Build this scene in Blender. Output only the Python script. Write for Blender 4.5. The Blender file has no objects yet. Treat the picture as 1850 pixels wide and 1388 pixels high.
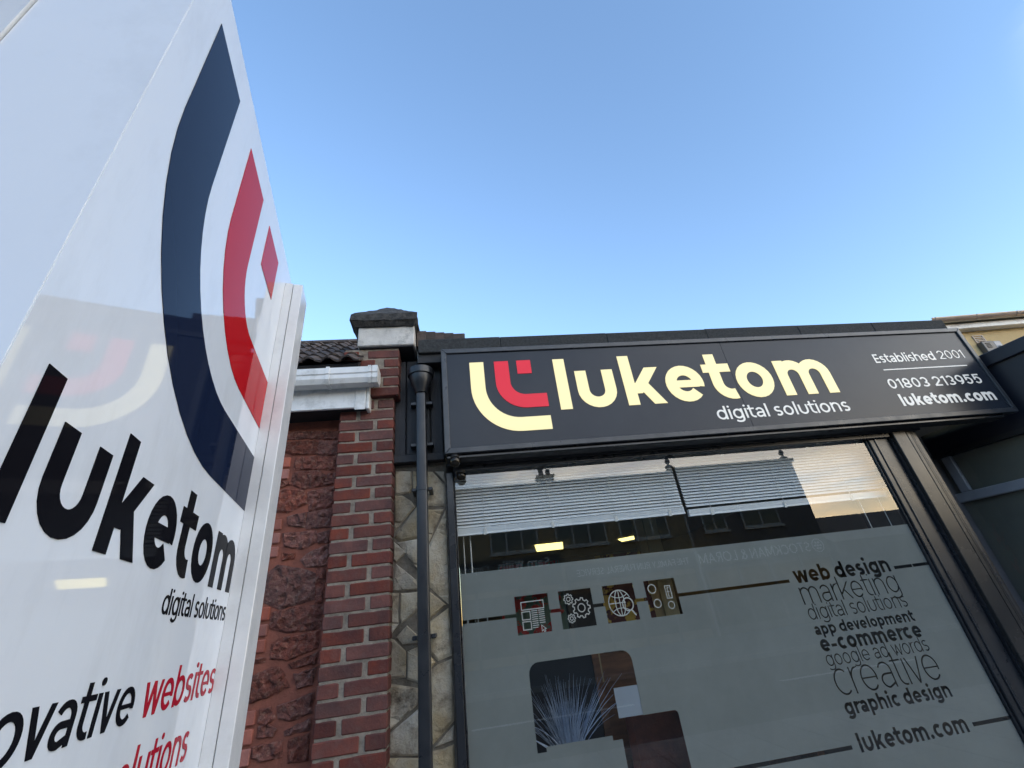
import bpy, bmesh, math, random
from mathutils import Vector, Matrix
from mathutils.geometry import delaunay_2d_cdt

scene = bpy.context.scene
COL = scene.collection
R = math.radians

# ------------------------------------------------------------------ camera
cam_data = bpy.data.cameras.new('camera')
cam = bpy.data.objects.new('camera', cam_data)
COL.objects.link(cam)
right = Vector((0.98944322, -0.09282211, -0.11129316))
down = Vector((-0.05297263, 0.48316567, -0.87392496))
fwd = Vector((0.13489259, 0.87059462, 0.47314796))
m3 = Matrix((right, -down, -fwd)).transposed()
cam.matrix_world = Matrix.Translation((0, -2.67, 1.55)) @ m3.to_4x4()
cam_data.sensor_width = 36.0
cam_data.lens = 778 / 1850 * 36
cam_data.clip_start = 0.02
cam_data.clip_end = 2000
scene.camera = cam

# ------------------------------------------------------------------ sky and sun
SUN_EL, SUN_AZ = R(4.5), R(152)          # azimuth clockwise from +Y: low, behind the camera to the right
world = bpy.data.worlds.new('World')
scene.world = world
world.use_nodes = True
wn, wl = world.node_tree.nodes, world.node_tree.links
wn.clear()
out = wn.new('ShaderNodeOutputWorld')
bg = wn.new('ShaderNodeBackground')
sky = wn.new('ShaderNodeTexSky')
sky.sky_type = 'NISHITA'
sky.sun_disc = False
sky.sun_elevation = SUN_EL
sky.sun_rotation = SUN_AZ
sky.altitude = 20
sky.air_density = 1.0
sky.dust_density = 0.2
sky.ozone_density = 2.3
bg.inputs['Strength'].default_value = 0.15
# thin evening cloud on the sun's side of the sky (it shows in the window), brightened out of view to light the totem and blinds, and the camera's warm white balance
def wnode(kind, **kw):
    n = wn.new(kind)
    for k, v in kw.items(): setattr(n, k, v)
    return n
wtc = wnode('ShaderNodeTexCoord')
wmap = wnode('ShaderNodeMapping'); wmap.inputs['Scale'].default_value = (1.0, 1.0, 3.6)
wl.new(wtc.outputs['Generated'], wmap.inputs['Vector'])
wnz = wnode('ShaderNodeTexNoise'); wnz.inputs['Scale'].default_value = 2.6; wnz.inputs['Detail'].default_value = 9; wnz.inputs['Roughness'].default_value = .62; wnz.inputs['Distortion'].default_value = .4
wl.new(wmap.outputs[0], wnz.inputs['Vector'])
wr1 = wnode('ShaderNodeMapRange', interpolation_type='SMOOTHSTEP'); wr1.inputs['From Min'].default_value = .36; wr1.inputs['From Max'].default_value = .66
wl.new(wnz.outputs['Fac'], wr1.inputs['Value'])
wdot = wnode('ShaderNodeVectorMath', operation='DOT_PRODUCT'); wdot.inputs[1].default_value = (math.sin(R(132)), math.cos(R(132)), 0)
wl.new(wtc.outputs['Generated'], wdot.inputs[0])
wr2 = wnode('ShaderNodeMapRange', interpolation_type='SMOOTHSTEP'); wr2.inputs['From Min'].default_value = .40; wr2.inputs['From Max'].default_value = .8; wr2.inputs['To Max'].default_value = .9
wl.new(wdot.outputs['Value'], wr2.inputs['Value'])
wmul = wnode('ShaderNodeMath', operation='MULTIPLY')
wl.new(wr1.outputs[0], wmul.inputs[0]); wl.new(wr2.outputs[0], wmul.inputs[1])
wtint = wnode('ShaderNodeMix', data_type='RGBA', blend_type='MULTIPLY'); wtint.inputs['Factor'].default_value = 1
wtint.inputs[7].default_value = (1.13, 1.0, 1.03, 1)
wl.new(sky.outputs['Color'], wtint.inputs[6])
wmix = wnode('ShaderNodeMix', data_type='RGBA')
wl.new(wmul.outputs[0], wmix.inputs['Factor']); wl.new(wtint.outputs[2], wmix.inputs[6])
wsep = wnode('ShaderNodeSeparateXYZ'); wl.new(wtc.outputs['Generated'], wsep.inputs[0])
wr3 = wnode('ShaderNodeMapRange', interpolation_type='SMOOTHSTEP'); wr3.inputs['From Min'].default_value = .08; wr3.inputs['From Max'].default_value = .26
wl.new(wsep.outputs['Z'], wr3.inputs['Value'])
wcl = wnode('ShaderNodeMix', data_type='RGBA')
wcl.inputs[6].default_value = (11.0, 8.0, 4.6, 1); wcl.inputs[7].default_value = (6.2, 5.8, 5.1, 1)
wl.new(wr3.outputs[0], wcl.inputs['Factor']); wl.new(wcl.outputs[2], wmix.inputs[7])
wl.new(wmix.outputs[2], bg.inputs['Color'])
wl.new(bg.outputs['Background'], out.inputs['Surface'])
sun_data = bpy.data.lights.new('sun', 'SUN')
sun_data.energy = 2.0
sun_data.angle = R(0.5)
sun_data.color = (1.0, 0.72, 0.45)
sun = bpy.data.objects.new('sun', sun_data)
COL.objects.link(sun)
sdir = Vector((math.sin(SUN_AZ) * math.cos(SUN_EL), math.cos(SUN_AZ) * math.cos(SUN_EL), math.sin(SUN_EL)))
sun.rotation_euler = sdir.to_track_quat('Z', 'Y').to_euler()
sun.location = (6, -8, 12)
scene.view_settings.view_transform = 'Standard'
scene.view_settings.look = 'None'
scene.view_settings.exposure = 2.62
scene.view_settings.gamma = 1.0
scene.view_settings.use_curve_mapping = False
scene.cycles.use_denoising = True
scene.cycles.max_bounces = 10
scene.cycles.transparent_max_bounces = 16

# ------------------------------------------------------------------ helpers
def place(name, mesh, parent=None, loc=(0, 0, 0)):
    o = bpy.data.objects.new(name, mesh)
    COL.objects.link(o)
    o.location = loc
    if parent is not None:
        o.parent = parent
    return o

def tag(o, label, cat, group=None):
    o['label'] = label
    o['category'] = cat
    if group:
        o['group'] = group
    return o

def thing(name, label, cat, loc=(0, 0, 0), rz=0.0, group=None):
    o = bpy.data.objects.new(name, None)
    COL.objects.link(o)
    o.location = loc
    o.rotation_euler = (0, 0, rz)
    o.empty_display_size = 0.1
    return tag(o, label, cat, group)

def root_of(o):
    while o.parent is not None:
        o = o.parent
    return o

class MB:
    """collects solids into one bmesh; build() links it as one mesh object.
    Coordinates are world coordinates unless local=True."""
    def __init__(self):
        self.bm = bmesh.new()
    def poly_prism(self, pts_bottom, pts_top):
        b = [self.bm.verts.new(p) for p in pts_bottom]
        t = [self.bm.verts.new(p) for p in pts_top]
        n = len(b)
        self.bm.faces.new(b[::-1])
        self.bm.faces.new(t)
        for i in range(n):
            self.bm.faces.new((b[i], b[(i + 1) % n], t[(i + 1) % n], t[i]))
        return self
    def box(self, x0, x1, y0, y1, z0, z1):
        return self.poly_prism([(x0, y0, z0), (x1, y0, z0), (x1, y1, z0), (x0, y1, z0)],
                               [(x0, y0, z1), (x1, y0, z1), (x1, y1, z1), (x0, y1, z1)])
    def along_x(self, prof, x0, x1):
        return self.poly_prism([(x0, y, z) for y, z in prof], [(x1, y, z) for y, z in prof])
    def along_y(self, prof, y0, y1):
        return self.poly_prism([(x, y0, z) for x, z in prof], [(x, y1, z) for x, z in prof])
    def along_z(self, prof, z0, z1):
        return self.poly_prism([(x, y, z0) for x, y in prof], [(x, y, z1) for x, y in prof])
    def lathe(self, cx, cy, rz, n=24, cap=True):
        """rz: list of (radius, z) from bottom to top"""
        rings = []
        for r, z in rz:
            rings.append([self.bm.verts.new((cx + r * math.cos(2 * math.pi * k / n), cy + r * math.sin(2 * math.pi * k / n), z)) for k in range(n)])
        for a, b in zip(rings, rings[1:]):
            for k in range(n):
                self.bm.faces.new((a[k], a[(k + 1) % n], b[(k + 1) % n], b[k]))
        if cap:
            self.bm.faces.new(rings[0][::-1])
            self.bm.faces.new(rings[-1])
        return self
    def tube(self, pts, r, n=8, r_end=None):
        pts = [Vector(p) for p in pts]
        rings = []
        N = len(pts)
        for i, p in enumerate(pts):
            d = (pts[min(i + 1, N - 1)] - pts[max(i - 1, 0)]).normalized()
            a = d.orthogonal().normalized() if i == 0 else (ax - d * ax.dot(d)).normalized()
            ax = a
            b = d.cross(a)
            rr = r if r_end is None else r + (r_end - r) * i / (N - 1)
            rings.append([self.bm.verts.new(p + (a * math.cos(2 * math.pi * k / n) + b * math.sin(2 * math.pi * k / n)) * rr) for k in range(n)])
        for a, b in zip(rings, rings[1:]):
            for k in range(n):
                self.bm.faces.new((a[k], a[(k + 1) % n], b[(k + 1) % n], b[k]))
        self.bm.faces.new(rings[0][::-1])
        self.bm.faces.new(rings[-1])
        return self
    def build(self, name, mat, parent=None, local=False, bevel=0.0, smooth=False, seg=1):
        bm = self.bm
        if bevel > 0:
            bmesh.ops.remove_doubles(bm, verts=bm.verts, dist=1e-5)
            es = [e for e in bm.edges if len(e.link_faces) == 2 and e.calc_face_angle(0) > 0.5]
            bmesh.ops.bevel(bm, geom=es, offset=bevel, segments=seg, affect='EDGES', clamp_overlap=True)
        bmesh.ops.recalc_face_normals(bm, faces=bm.faces)
        if parent is not None and not local:
            off = root_of(parent).location
            bmesh.ops.translate(bm, verts=bm.verts, vec=-off)
        me = bpy.data.meshes.new(name)
        if smooth:
            for f in bm.faces:
                f.smooth = True
        bm.to_mesh(me)
        bm.free()
        me.materials.append(mat)
        if smooth:
            try:
                me.set_sharp_from_angle(angle=R(38))
            except Exception:
                pass
        return place(name, me, parent)

def stuff(o):
    o['kind'] = 'stuff'
    return o

def struct(o):
    o['kind'] = 'structure'
    return o

# ------------------------------------------------------------------ materials
def mat(name, col, rough=0.6, col2=None, scale=8.0, detail=6.0, bump=0.0, bscale=None, metal=0.0, spec=0.5,
        emit=None, estr=0.0, dirt=None, dirt_scale=2.0, dirt_amt=0.5, stretch=None, per_object=0.0, coat=0.0, ior=1.5, rvar=0.0, lo=0.35, hi=0.65):
    m = bpy.data.materials.new(name)
    m.use_nodes = True
    nt = m.node_tree
    N, L = nt.nodes, nt.links
    b = N['Principled BSDF']
    b.inputs['Base Color'].default_value = (*col, 1)
    b.inputs['Roughness'].default_value = rough
    b.inputs['Metallic'].default_value = metal
    b.inputs['Specular IOR Level'].default_value = spec
    b.inputs['Coat Weight'].default_value = coat
    b.inputs['IOR'].default_value = ior
    tc = N.new('ShaderNodeTexCoord')
    vec = tc.outputs['Object']
    if stretch:
        mp = N.new('ShaderNodeMapping')
        mp.inputs['Scale'].default_value = stretch
        L.new(vec, mp.inputs['Vector'])
        vec = mp.outputs['Vector']
    info = N.new('ShaderNodeObjectInfo')
    if per_object > 0 or col2:
        off = N.new('ShaderNodeVectorMath'); off.operation = 'SCALE'
        cmb = N.new('ShaderNodeCombineXYZ')
        for k in range(3):
            L.new(info.outputs['Random'], cmb.inputs[k])
        off.inputs['Scale'].default_value = 37.0
        L.new(cmb.outputs[0], off.inputs[0])
        add = N.new('ShaderNodeVectorMath'); add.operation = 'ADD'
        L.new(vec, add.inputs[0]); L.new(off.outputs[0], add.inputs[1])
        vec = add.outputs[0]
    cur = None
    def rgb(c):
        n = N.new('ShaderNodeRGB'); n.outputs[0].default_value = (*c, 1); return n.outputs[0]
    def noise(s, d=6.0, r=0.6):
        n = N.new('ShaderNodeTexNoise')
        n.inputs['Scale'].default_value = s; n.inputs['Detail'].default_value = d; n.inputs['Roughness'].default_value = r
        L.new(vec, n.inputs['Vector']); return n.outputs['Fac']
    def ramp(fac, a, c):
        n = N.new('ShaderNodeMapRange'); n.inputs['From Min'].default_value = a; n.inputs['From Max'].default_value = c
        L.new(fac, n.inputs['Value']); return n.outputs['Result']
    def mix(f, a, c):
        n = N.new('ShaderNodeMix'); n.data_type = 'RGBA'
        if isinstance(f, float): n.inputs['Factor'].default_value = f
        else: L.new(f, n.inputs['Factor'])
        L.new(a, n.inputs[6]); L.new(c, n.inputs[7]); return n.outputs[2]
    cur = rgb(col)
    if col2:
        cur = mix(ramp(noise(scale, detail), lo, hi), cur, rgb(col2))
    if dirt:
        f = ramp(noise(dirt_scale, 8.0, 0.7), 0.5, 0.72)
        mu = N.new('ShaderNodeMath'); mu.operation = 'MULTIPLY'; mu.inputs[1].default_value = dirt_amt
        L.new(f, mu.inputs[0])
        cur = mix(mu.outputs[0], cur, rgb(dirt))
    if per_object > 0:
        hs = N.new('ShaderNodeHueSaturation')
        mr = N.new('ShaderNodeMapRange'); mr.inputs['To Min'].default_value = 1 - per_object; mr.inputs['To Max'].default_value = 1 + per_object
        L.new(info.outputs['Random'], mr.inputs['Value']); L.new(mr.outputs[0], hs.inputs['Value'])
        mr2 = N.new('ShaderNodeMath'); mr2.operation = 'MULTIPLY'; mr2.inputs[1].default_value = 7.13
        fr = N.new('ShaderNodeMath'); fr.operation = 'FRACT'
        L.new(info.outputs['Random'], mr2.inputs[0]); L.new(mr2.outputs[0], fr.inputs[0])
        mr3 = N.new('ShaderNodeMapRange'); mr3.inputs['To Min'].default_value = 1 - per_object * .8; mr3.inputs['To Max'].default_value = 1 + per_object * .4
        L.new(fr.outputs[0], mr3.inputs['Value']); L.new(mr3.outputs[0], hs.inputs['Saturation'])
        L.new(cur, hs.inputs['Color']); cur = hs.outputs[0]
    L.new(cur, b.inputs['Base Color'])
    if rvar > 0:
        n = ramp(noise((bscale or scale) * .6), .3, .7)
        mr = N.new('ShaderNodeMapRange'); mr.inputs['To Min'].default_value = max(0.02, rough - rvar); mr.inputs['To Max'].default_value = rough + rvar
        L.new(n, mr.inputs['Value']); L.new(mr.outputs[0], b.inputs['Roughness'])
    if bump > 0:
        bp = N.new('ShaderNodeBump'); bp.inputs['Strength'].default_value = 1.0; bp.inputs['Distance'].default_value = bump
        L.new(noise(bscale or scale * 4, 8.0, 0.65), bp.inputs['Height']); L.new(bp.outputs[0], b.inputs['Normal'])
    if emit:
        b.inputs['Emission Color'].default_value = (*emit, 1)
        b.inputs['Emission Strength'].default_value = estr
    return m

def glass_mat(name, tint=(1, 1, 1), f0=0.06, streak=0.0):
    m = bpy.data.materials.new(name); m.use_nodes = True
    N, L = m.node_tree.nodes, m.node_tree.links
    N.clear()
    o = N.new('ShaderNodeOutputMaterial'); mx = N.new('ShaderNodeMixShader')
    tr = N.new('ShaderNodeBsdfTransparent'); tr.inputs[0].default_value = (*tint, 1)
    gl = N.new('ShaderNodeBsdfGlossy'); gl.inputs['Roughness'].default_value = 0.0
    g = N.new('ShaderNodeNewGeometry')
    dt = N.new('ShaderNodeVectorMath'); dt.operation = 'DOT_PRODUCT'
    L.new(g.outputs['Incoming'], dt.inputs[0]); L.new(g.outputs['Normal'], dt.inputs[1])
    ab = N.new('ShaderNodeMath'); ab.operation = 'ABSOLUTE'; L.new(dt.outputs['Value'], ab.inputs[0])
    om = N.new('ShaderNodeMath'); om.operation = 'SUBTRACT'; om.inputs[0].default_value = 1; L.new(ab.outputs[0], om.inputs[1])
    pw = N.new('ShaderNodeMath'); pw.operation = 'POWER'; pw.inputs[1].default_value = 5; L.new(om.outputs[0], pw.inputs[0])
    ma = N.new('ShaderNodeMath'); ma.operation = 'MULTIPLY_ADD'; ma.inputs[1].default_value = 1 - f0; ma.inputs[2].default_value = f0
    L.new(pw.outputs[0], ma.inputs[0])
    L.new(ma.outputs[0], mx.inputs[0]); L.new(tr.outputs[0], mx.inputs[1]); L.new(gl.outputs[0], mx.inputs[2])
    L.new(mx.outputs[0], o.inputs['Surface'])
    return m

def film_mat(name, col, trans=0.35, clear=0.0):
    m = bpy.data.materials.new(name); m.use_nodes = True
    N, L = m.node_tree.nodes, m.node_tree.links
    N.clear()
    o = N.new('ShaderNodeOutputMaterial')
    d = N.new('ShaderNodeBsdfDiffuse'); t = N.new('ShaderNodeBsdfTranslucent'); mx = N.new('ShaderNodeMixShader')
    tc = N.new('ShaderNodeTexCoord'); nz = N.new('ShaderNodeTexNoise'); nz.inputs['Scale'].default_value = 1.3; nz.inputs['Detail'].default_value = 9; nz.inputs['Roughness'].default_value = .68
    L.new(tc.outputs['Object'], nz.inputs['Vector'])
    mc = N.new('ShaderNodeMix'); mc.data_type = 'RGBA'
    mc.inputs[6].default_value = (*[c * .70 for c in col], 1); mc.inputs[7].default_value = (*[min(1, c * 1.3) for c in col], 1)
    L.new(nz.outputs['Fac'], mc.inputs['Factor'])
    L.new(mc.outputs[2], d.inputs[0]); L.new(mc.outputs[2], t.inputs[0])
    mx.inputs[0].default_value = trans
    L.new(d.outputs[0], mx.inputs[1]); L.new(t.outputs[0], mx.inputs[2])
    last = mx.outputs[0]
    if clear > 0:
        tr = N.new('ShaderNodeBsdfTransparent'); m2 = N.new('ShaderNodeMixShader'); m2.inputs[0].default_value = clear
        L.new(last, m2.inputs[1]); L.new(tr.outputs[0], m2.inputs[2]); last = m2.outputs[0]
    L.new(last, o.inputs['Surface'])
    return m

M = dict(
    brick=mat('brick_face', (0.165, 0.040, 0.024), 0.85, (0.07, 0.021, 0.019), 9, 6, 0.004, 60, dirt=(0.19, 0.085, 0.065), dirt_scale=18, dirt_amt=.55, per_object=.25),
    mortar=mat('pale_mortar', (0.31, 0.26, 0.205), 0.95, (0.17, 0.14, 0.11), 18, 8, 0.006, 60),
    redmortar=mat('red_mortar', (0.27, 0.088, 0.056), 0.95, (0.18, 0.062, 0.042), 9, 6, 0.006, 50),
    redstone=mat('red_sandstone', (0.28, 0.088, 0.060), 0.9, (0.12, 0.042, 0.032), 26, 9, 0.03, 55, dirt=(0.46, 0.27, 0.20), dirt_scale=40, dirt_amt=.6, per_object=.2),
    quoin=mat('red_quoin_brick', (0.38, 0.11, 0.07), 0.88, (0.27, 0.085, 0.06), 12, 6, 0.004, 60, per_object=.25),
    clad=mat('buff_stone', (0.45, 0.41, 0.33), 0.9, (0.33, 0.26, 0.155), 4, 7, 0.010, 45, dirt=(0.06, 0.042, 0.025), dirt_scale=6, dirt_amt=1.0, per_object=.22),
    cladmortar=mat('dark_pointing', (0.19, 0.165, 0.13), 0.95, (0.09, 0.075, 0.055), 12, 6, 0.006, 60),
    tile=mat('dark_clay_tile', (0.055, 0.045, 0.042), 0.85, (0.10, 0.075, 0.065), 12, 7, 0.006, 50, per_object=.3),
    felt=mat('mineral_felt', (0.022, 0.024, 0.025), 0.95, (0.045, 0.048, 0.05), 60, 4, 0.004, 220),
    capstone=mat('weathered_concrete', (0.075, 0.07, 0.066), 0.95, (0.022, 0.022, 0.022), 22, 8, 0.010, 60),
    render=mat('white_painted_render', (0.62, 0.60, 0.56), 0.85, (0.50, 0.48, 0.45), 10, 7, 0.004, 45, dirt=(0.10, 0.10, 0.095), dirt_scale=9, dirt_amt=.85),
    upvc=mat('white_upvc', (0.78, 0.78, 0.77), 0.28, (0.68, 0.68, 0.66), 5, 5, dirt=(0.26, 0.25, 0.22), dirt_scale=7, dirt_amt=.6),
    blackpipe=mat('black_pvc', (0.012, 0.014, 0.018), 0.35, (0.020, 0.022, 0.026), 9, 5, 0.001, 40, rvar=.08),
    timber=mat('black_stained_timber', (0.009, 0.010, 0.013), 0.6, (0.020, 0.020, 0.023), 5, 8, 0.004, 22, stretch=(9, 9, 1.1), per_object=.25),
    totem=mat('gloss_white_panel', (0.81, 0.845, 0.90), 0.03, (0.78, 0.82, 0.88), 3, 6, spec=.5, ior=1.62, dirt=(.64, .665, .70), dirt_scale=3.4, dirt_amt=.6, stretch=(2.2, 1, .7)),
    navy=mat('navy_vinyl', (0.010, 0.017, 0.044), 0.035, spec=.3, ior=1.20),
    black=mat('black_vinyl', (0.008, 0.008, 0.011), 0.035, spec=.3, ior=1.10),
    redv=mat('red_vinyl', (0.50, 0.012, 0.018), 0.035, spec=.3, ior=1.15),
    redt=mat('red_vinyl_text', (0.40, 0.012, 0.03), 0.035, spec=.3, ior=1.15),
    alu=mat('white_aluminium', (0.76, 0.77, 0.78), 0.2, (0.70, 0.71, 0.73), 6, 6, 0.0006, 30, dirt=(.5, .51, .52), dirt_scale=14, dirt_amt=.4),
    fascia=mat('slate_acrylic', (0.017, 0.022, 0.032), 0.27, (0.021, 0.027, 0.037), 3, 4, spec=.26),
    fframe=mat('slate_frame', (0.026, 0.030, 0.036), 0.33, (0.042, 0.046, 0.052), 14, 6, rvar=.1),
    cream=mat('cream_backlit_acrylic', (0.62, 0.55, 0.31), 0.3, emit=(1.0, 0.83, 0.38), estr=0.10),
    redlit=mat('red_backlit_acrylic', (0.48, 0.012, 0.03), 0.3, spec=.25, emit=(1.0, 0.03, 0.06), estr=0.06),
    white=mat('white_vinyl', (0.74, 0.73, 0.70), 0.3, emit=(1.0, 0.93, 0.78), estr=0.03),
    frame=mat('black_aluminium', (0.014, 0.016, 0.020), 0.28, (0.020, 0.023, 0.028), 6, 5, rvar=.08),
    bronze=mat('dark_bronze_aluminium', (0.042, 0.041, 0.041), 0.26, (0.032, 0.032, 0.033), 5, 5, metal=.35, rvar=.06),
    soffit=mat('black_soffit', (0.010, 0.011, 0.012), 0.7, (0.02, 0.02, 0.022), 9, 5),
    dome=mat('dark_bronze_dome', (0.035, 0.030, 0.024), 0.16, metal=.7),
    blind=mat('white_blind_slat', (0.76, 0.79, 0.82), 0.4),
    cord=mat('pale_cord', (0.62, 0.62, 0.6), 0.7),
    film=film_mat('frosted_film', (0.285, 0.30, 0.285), 0.3),
    filmblue=film_mat('thin_frosted_film', (0.45, 0.50, 0.56), 0.3, 0.3),
    icon=film_mat('icon_film', (0.66, 0.65, 0.61), 0.3),
    glass=glass_mat('shop_glass', (0.94, 0.96, 0.95), 0.10),
    innerwall=mat('office_wall', (0.14, 0.115, 0.08), 0.9, (0.12, 0.10, 0.07), 3),
    ceiling=mat('office_ceiling', (0.24, 0.21, 0.165), 0.9),
    carpet=mat('office_carpet', (0.05, 0.05, 0.055), 0.95),
    lamp=mat('office_lamp', (0.9, 0.85, 0.6), 0.5, emit=(1.0, 0.82, 0.27), estr=.45),
    wood=mat('dark_brown_wood', (0.24, 0.11, 0.05), 0.4, (0.15, 0.07, 0.035), 6, 7, stretch=(1, 6, 6)),
    leather=mat('brown_leather', (0.22, 0.065, 0.035), 0.4, (0.13, 0.04, 0.025), 9, 6, 0.004, 30),
    cardboard=mat('tan_card', (0.36, 0.27, 0.14), 0.8),
    creamwall=mat('cream_post', (0.40, 0.33, 0.18), 0.8),
    darkthing=mat('charcoal_plastic', (0.02, 0.02, 0.022), 0.4),
    blade=mat('bluish_grass_blade', (0.22, 0.29, 0.42), 0.5, (0.46, 0.52, 0.62), 5),
    pot=mat('dark_pot', (0.04, 0.04, 0.045), 0.5),
    posterred=mat('poster_red', (0.42, 0.035, 0.03), 0.6, (0.10, 0.16, 0.12), 11, 3, lo=.45, hi=.5),
    posteryel=mat('poster_yellow', (0.55, 0.36, 0.06), 0.6, (0.09, 0.02, 0.02), 9, 3, lo=.45, hi=.5),
    tan=mat('tan_render', (0.58, 0.44, 0.23), 0.9, (0.52, 0.39, 0.20), 4, 6, 0.004, 40, dirt=(.40, .31, .19), dirt_scale=3, dirt_amt=.4),
    brownpvc=mat('beige_gutter', (0.36, 0.29, 0.245), 0.25, (0.28, 0.225, 0.19), 5, 5),
    navyboard=mat('midnight_board', (0.006, 0.009, 0.018), 0.45, (0.009, 0.012, 0.022), 6, 5),
    olive=mat('neighbour_blind', (0.19, 0.18, 0.15), 0.8, (0.16, 0.155, 0.13), 3),
    greyframe=mat('pale_grey_frame', (0.30, 0.31, 0.34), 0.35, (0.24, 0.25, 0.28), 6),
    alarmgrey=mat('alarm_grey', (0.07, 0.072, 0.075), 0.4),
    paving=mat('paving_slab', (0.27, 0.26, 0.245), 0.9, (0.20, 0.195, 0.185), 5, 7, 0.004, 40, per_object=.12),
    asphalt=mat('asphalt', (0.05, 0.05, 0.052), 0.9, (0.035, 0.035, 0.037), 30, 6, 0.006, 90),
    kerbm=mat('kerb_stone', (0.30, 0.29, 0.275), 0.9, (0.22, 0.215, 0.2), 9, 6, 0.004, 50),
    linepaint=mat('road_paint', (0.75, 0.74, 0.70), 0.8, (0.55, 0.54, 0.52), 9, 7),
    opprender=mat('drab_render', (0.26, 0.20, 0.13), 0.9, (0.21, 0.165, 0.11), 2.5, 6),
    oppdark=mat('dark_render', (0.11, 0.105, 0.11), 0.9, (0.085, 0.08, 0.085), 2.5, 6),
    oppframe=mat('opposite_window_frame', (0.34, 0.33, 0.32), 0.4),
    oppglass=mat('opposite_window_glass', (0.02, 0.022, 0.025), 0.05),
    slate=mat('slate_roof', (0.055, 0.055, 0.06), 0.7, (0.085, 0.083, 0.085), 8, 6, 0.004, 30),
    chimbrick=mat('chimney_brick', (0.12, 0.07, 0.055), 0.9, (0.08, 0.05, 0.045), 7),
    oppbar=mat('opposite_dark_bar', (0.07, 0.068, 0.066), 0.4),
    farpave=mat('far_paving', (0.13, 0.128, 0.12), 0.9, (0.10, 0.098, 0.092), 3),
    signgrey=mat('opposite_sign_board', (0.03, 0.032, 0.036), 0.5),
    signtext=mat('opposite_sign_letters', (0.85, 0.85, 0.83), 0.6),
    signdim=mat('opposite_sign_letters_grey', (0.55, 0.54, 0.52), 0.6),
    shoplow=mat('opposite_shop_front', (0.16, 0.15, 0.14), 0.6, (0.12, 0.115, 0.11), 3),
)

# ------------------------------------------------------------------ stroke lettering
def seg(pts, w):
    """constant-width butt-ended stroke along a polyline -> list of convex quads"""
    P = []
    for p in pts:
        if not P or (Vector(p) - P[-1]).length > 1e-5:
            P.append(Vector(p))
    h = w / 2
    Lf, Rt = [], []
    n = len(P)
    closed = n > 2 and (P[0] - P[-1]).length < 1e-6
    for i in range(n):
        if closed:
            a = (P[i] - P[i - 1 if i else n - 2]).normalized(); b = (P[i + 1 if i < n - 1 else 1] - P[i]).normalized()
        else:
            a = (P[i] - P[i - 1]).normalized() if i else (P[1] - P[0]).normalized()
            b = (P[i + 1] - P[i]).normalized() if i < n - 1 else a
        t = (a + b)
        t = t.normalized() if t.length > 1e-6 else a
        nn = Vector((-t.y, t.x))
        c = max(0.5, nn.dot(Vector((-a.y, a.x))))
        Lf.append(P[i] + nn * (h / c)); Rt.append(P[i] - nn * (h / c))
    return [[Rt[i], Rt[i + 1], Lf[i + 1], Lf[i]] for i in range(n - 1)]

def arc(cx, cy, rx, ry, a0, a1, n=None):
    n = n or max(3, int(abs(a1 - a0) / 13))
    return [(cx + rx * math.cos(R(a0 + (a1 - a0) * i / n)), cy + ry * math.sin(R(a0 + (a1 - a0) * i / n))) for i in range(n + 1)]

def slant(x0, y0, x1, y1, w):
    """diagonal with horizontally cut ends"""
    hw = w / 2 * math.hypot(x1 - x0, y1 - y0) / abs(y1 - y0)
    return [[Vector((x0 - hw, y0)), Vector((x0 + hw, y0)), Vector((x1 + hw, y1)), Vector((x1 - hw, y1))]]

def circ(cx, cy, r, n=16):
    return [[Vector((cx + r * math.cos(2 * math.pi * i / n), cy + r * math.sin(2 * math.pi * i / n))) for i in range(n)]]

def rectp(x0, y0, x1, y1):
    return [[Vector((x0, y0)), Vector((x1, y0)), Vector((x1, y1)), Vector((x0, y1))]]

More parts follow.
